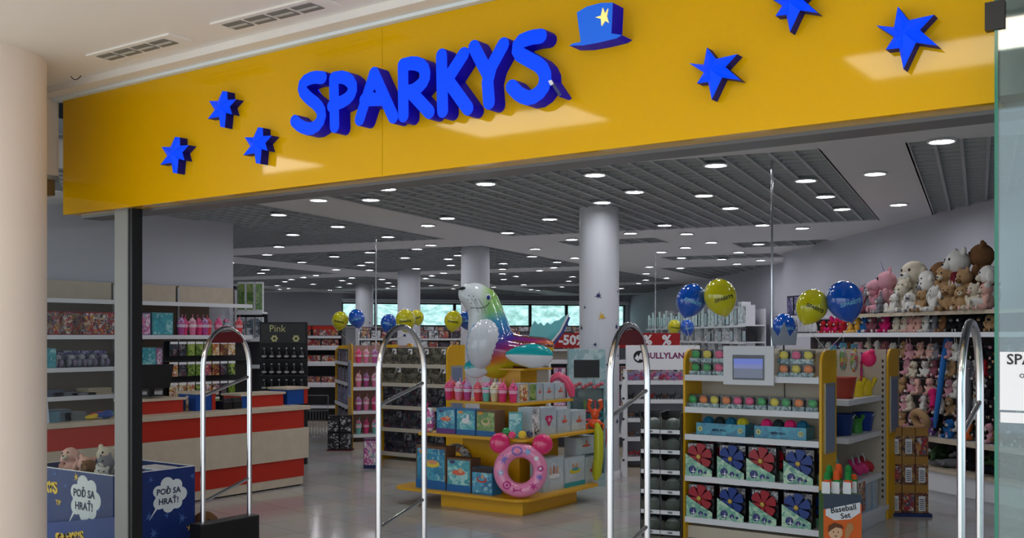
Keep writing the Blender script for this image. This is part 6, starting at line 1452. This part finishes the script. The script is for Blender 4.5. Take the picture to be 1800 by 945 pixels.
# heap of dark crocodiles and lizards on the two ledges
def croc(c):
    m = fur(c, FC[c]); b = MB().ell((0, 0, .06), (.20, .07, .06), m, seg=12, rings=8).tube([(.15, 0, .06), (.30, .03, .05), (.42, .02, .03)], .04, m, 8, taper=[.05, .03, .008]).ell((-.22, 0, .07), (.10, .055, .045), m, seg=12, rings=8)
    for x in (-.1, .1):
        for s in (-1, 1): b.ell((x, s*.09, .035), (.03, .05, .03), m, seg=8, rings=6)
    return b
CRM = {c: ('plush_crocodile', bake(croc(c), .02, 3), [('eye', MB().ell((-.24, y_, .11), .012, M_ink, seg=8, rings=5).mesh('eye'), []) for y_ in (-.03, .03)]) for c in ('green', 'black', 'white', 'grey')}
n = 0
for zl, rr__, xs in ((.352, 'lower', [-1.5+.24*i for i in range(11)]), (.45, 'lower', [-1.35+.27*i for i in range(9)])):
    for i, x in enumerate(xs):
        c = ('green', 'black', 'green', 'grey', 'black')[(i+n) % 5] if x > -1.3 else 'white'
        put(CRM[c], place(PO, RZK, x, .2+.05*(i % 3), zl), 0, '%s plush crocodile, %s from left in %s layer of the low heap' % (c, ordn(i), ('bottom', 'top')[n]), 'plush toy', 'plush crocodiles heaped on the low ledge', .85, rot=(RND.uniform(-.2, .2), RND.uniform(-.15, .25), RZK+RND.uniform(-1.2, 1.2)))
    n += 1
for i in range(9):
    c = ('black', 'purple', 'blue', 'orange', 'pink', 'black', 'brown', 'black', 'tan')[i]
    put(plush('dog' if i % 2 else 'cat', c, 'white', .045), place(PO, RZK, -1.35+.28*i, .16, .661), 0, '%s plush toy sitting %s from left on the upper ledge of the plush wall' % (c, ordn(i)), 'plush toy', 'plush toys sitting on the upper ledge', .22, rot=(0, 0, RZK+RND.uniform(-.6, .6)))
# tan plush ring cushion
q = att(1618, 737, 10.75); o = MB().tube([(math.cos(2*pi*i/20)*.11, 0, math.sin(2*pi*i/20)*.08) for i in range(20)], .038, fur('tan', FC['tan']), 10, closed=True).build('plush_cushion'); o.location = q; o.rotation_euler = (.3, .2, RZK); tag(o, 'tan ring shaped plush cushion on the plush wall above the box tower', 'cushion')
# purple boxes and white pointed toys at the left end of the wall
for i in range(3):
    put(carton(.15, .12, .26, PK['purple'], M_dark), place(PO, RZK, xl+.12+i*.17, .12, 1.976), RZK, 'purple tall toy box, %s from left at the left end of the plush shelves' % ordn(i), 'toy box', 'purple boxes at the left end of the plush wall')
MB().box(xl, xl+.62, .04, .48, 1.945, 1.975, M_shelf).build('shelf', pw)
PTY = ('pointed_toy', MB().lathe([(.035, 0), (.035, .08), (.02, .12), (.003, .18)], mat('pale pointed toy', (190, 190, 196), .4), seg=10).mesh('pointed_toy'), [('base_ring', MB().lathe([(.037, 0), (.037, .02)], M_dark, seg=10).mesh('base_ring'), [])])
for i in range(9): put(PTY, place(PO, RZK, xl+.06+i*.085, .09, 1.746), RZK, 'pale pointed toy, %s from left in the row left of the red plush' % ordn(i), 'toy', 'pale pointed toys on the second shelf')

# ================================================================== BOX TOWER
pt_ = atz(1584, 909, 0); TL = (pt_.x+.04, pt_.y+.12, 0); rzt = YAW-.12
o = MB().box(-.20, .20, -.05, .28, 0, .03, mat('dark blue pallet', (24, 44, 100), .5)).build('pallet_board'); o.location = TL; o.rotation_euler = (0, 0, rzt); tag(o, 'dark blue board under the tower of gold brown boxes', 'board')
bxm = MB().box(-.058, .058, 0, .22, 0, .268, PK['brn'])
TWb = ('toy_box', bxm.mesh('toy_box'), [('gold_header', MB().box(-.058, .058, -.002, -.0003, .19, .266, mat('gold header', (170, 122, 48), .4)).mesh('gold_header'), []), ('white_label', (lambda b: [b.box(-.03, .03, -.0035, -.0022, .02, .16, M_paper)]+[b.box(-.022, .022, -.0045, -.0036, .035+.018*j, .042+.018*j, M_ink) for j in range(6)])(MB())[0].mesh('white_label'), [])])
TWa = ('toy_box', bxm.mesh('toy_box'), [TWb[2][0], ('picture', MB().box(-.045, .045, -.0035, -.0022, .02, .17, PK['red']).mesh('picture'), [])])
for r in range(3):
    for c in range(3):
        q = place(TL, rzt, -.125+.122*c, 0, .0315+r*.2705); put((TWb, TWa)[(r+c) % 3 == 1], q, rzt, 'gold brown boxed toy, %s in the %s layer of the box tower' % (('left', 'middle', 'right')[c], ('bottom', 'middle', 'top')[r]), 'toy box', 'boxes of the gold brown tower')

# ================================================================== BALLOONS
def balloon(col, key, wcol):
    m = mat('balloon '+key, col, .12, coat=1.0); R = .13
    prof = []
    for i in range(19):
        a = pi*i/18; z = -math.cos(a)*R*1.12; r = math.sin(a)*R
        if z < 0: r *= 1-.28*(abs(z)/(R*1.12))**2; z *= 1.12
        prof.append((r, z))
    b = MB().lathe(prof, m, seg=28); k = MB().lathe([(.004, -R*1.30), (.013, -R*1.31), (.006, -R*1.25), (.006, -R*1.20)], m, seg=10)
    t = MB(); logo(t, (0, 0, -.02), (1, 0, 0), (0, 0, 1), .15, wcol, (0, -1, 0), .0005, .045)
    def rad(z):
        for (r0, z0), (r1, z1) in zip(prof, prof[1:]):
            if z0 <= z <= z1: return r0+(r1-r0)*(z-z0)/max(z1-z0, 1e-6)
        return 0
    t.v = [(x, -math.sqrt(max(rad(z)**2-x*x, 0))-.0022+(y*1.0), z) for x, y, z in t.v]
    return ('balloon', b.mesh('balloon'), [('knot', k.mesh('knot'), []), ('printed_word', t.mesh('printed_word'), [])])
BY_ = balloon((206, 200, 10), 'yellow', mat('dark balloon print', (70, 72, 20), .4)); BB_ = balloon((6, 84, 190), 'blue', mat('pale balloon print', (120, 190, 225), .4))
M_str = mat('balloon string', (215, 210, 200), .5)
def bal(px, py, rpx, t, col, tilt, anchor, lab, sq=1.0):
    s = rpx*t/F/.13; p = att(px, py, t); tp = BY_ if col == 'yellow' else BB_
    o = put(tp, p, 0, lab, 'balloon', 'shop balloons tied to the racks', s, rot=(0, tilt, YAW))
    k = p+Matrix.Rotation(YAW, 3, 'Z') @ Matrix.Rotation(tilt, 3, 'Y') @ Vector((0, 0, -.17*s)); a = Vector(anchor)
    me = MB().tube([k, (k+a)/2+Vector((.01, 0, 0)), a], .0025, M_str, 5); inv = (Matrix.Translation(p) @ (Matrix.Rotation(YAW, 4, 'Z') @ Matrix.Rotation(tilt, 4, 'Y')) @ Matrix.Scale(s, 4)).inverted()
    me.v = [tuple(inv @ Vector(v)) for v in me.v]; me.build('string', o)
aL = (-3.87, 8.12, 1.585); aR = (-2.70, 8.15, 1.585)
bal(1215, 527, 26, 8.75, 'blue', .35, aL, 'large blue balloon above the left side of the front end rack')
bal(1266, 521, 28.5, 8.62, 'yellow', -.30, aL, 'large yellow balloon above the left side of the front end rack')
bal(1427, 538, 27.5, 8.35, 'yellow', .40, aR, 'large yellow balloon above the right side of the front end rack')
bal(1485, 528, 31.5, 8.25, 'blue', -.30, aR, 'largest blue balloon, by the plush toys above the right side of the end rack')
bal(1378, 574, 21, 9.4, 'blue', 0, (-3.2, 8.34, 1.56), 'blue balloon low behind the top shelf of the front end rack')
p1 = att(1196, 606, 18.5); 
bal(1185, 574, 11.5, 18.6, 'yellow', .2, p1, 'small far yellow balloon above the percent end of the sale banner'); bal(1208, 575, 12.5, 18.5, 'blue', -.2, p1, 'small far blue balloon right of the sale banner')
pa = place(LP, RZP, -WP/2+.01, .03, 1.59)
bal(598, 563, 14.5, 15.7, 'yellow', .2, pa, 'yellow balloon tied above the pink cup rack'); bal(627, 559, 14.5, 15.6, 'blue', -.25, pa, 'blue balloon tied above the pink cup rack')
pa = (-9.24, 10.1, 1.60)
bal(683, 567, 14, 13.6, 'blue', .25, pa, 'blue balloon above the left side of the dinosaur rack'); bal(713, 562, 17.5, 13.2, 'yellow', -.1, pa, 'larger yellow balloon above the left side of the dinosaur rack'); bal(733, 557, 12, 14.2, 'yellow', -.3, pa, 'smaller yellow balloon half hidden above the dinosaur rack')
pa = (-8.11, 10.12, 1.60)
bal(797, 563, 16, 12.8, 'yellow', .15, pa, 'yellow balloon just left of the inflatable seal'); bal(820, 562, 14, 13.0, 'blue', -.1, pa, 'blue balloon half hidden behind the inflatable seal')
# silver crown foil in front of the low blue balloon
p = att(1378, 592, 8.9); o = MB().frame([(-.10, -.07), (.10, -.07), (.12, .10), (.05, .0), (.0, .13), (-.05, .0), (-.12, .10)], (0, 0, 0), (1, 0, 0), (0, 0, 1), (0, -1, 0), .012, mat('foil', (150, 155, 165), .25, metal=.8)).box(-.006, .006, .0, .01, -.12, -.07, M_dark).build('foil_crown'); o.location = (p.x, p.y-.0, 1.70); o.rotation_euler = (0, 0, YAW); tag(o, 'crumpled silver foil crown in front of the low blue balloon', 'decoration')

# ================================================================== CRATE CONTENTS, FLOOR PLUSH
cz = .55
for i, (px, y, kind, c, c2, sz, zz) in enumerate(((111, .32, 'cat', 'pink', 'white', .26, .0), (128, .30, 'dog', 'peach', 'cream', .30, .02), (142, .16, 'bear', 'peach', 'cream', .28, .0), (160, .18, 'dog', 'brown', 'tan', .26, .0), (176, .34, 'bear', 'cream', 'peach', .32, .02), (190, .22, 'cat', 'grey', 'white', .30, .0), (170, .12, 'bear', 'white', 'cream', .22, 0))):
    a = aty(px, 830, 4.33+y); x = min(a.x, X1-.12)
    put(plush(kind, c, c2, .03), (x, 4.33+y, cz+zz), 0, '%s plush %s lying in the blue crate, %s from left' % (c, ANIM[kind], ordn(i)), 'plush toy', 'plush toys in the blue crate', sz, rot=(-.15, .2*(-1)**i, .6+.3*(-1)**i))
for i in range(5):
    o = put(carton(.05, .16, .21, PK['purple'] if i % 2 else PK['pool'], M_white, 'game_box'), (X1-.30+.055*i, 4.33+.42, .511), 0, 'flat boxed game standing at the back of the blue crate, %s from left' % ordn(i), 'game box', 'flat boxes in the blue crate')
q = atz(385, 925, 0); 
put(plush('dog', 'brown', 'white', .03), (att(360, 592, 8.1).x, att(360, 592, 8.1).y, 0), 0, 'brown plush dog on the floor between the blue crate and the black gate base', 'plush toy', None, .38, rot=(0, 0, .9))
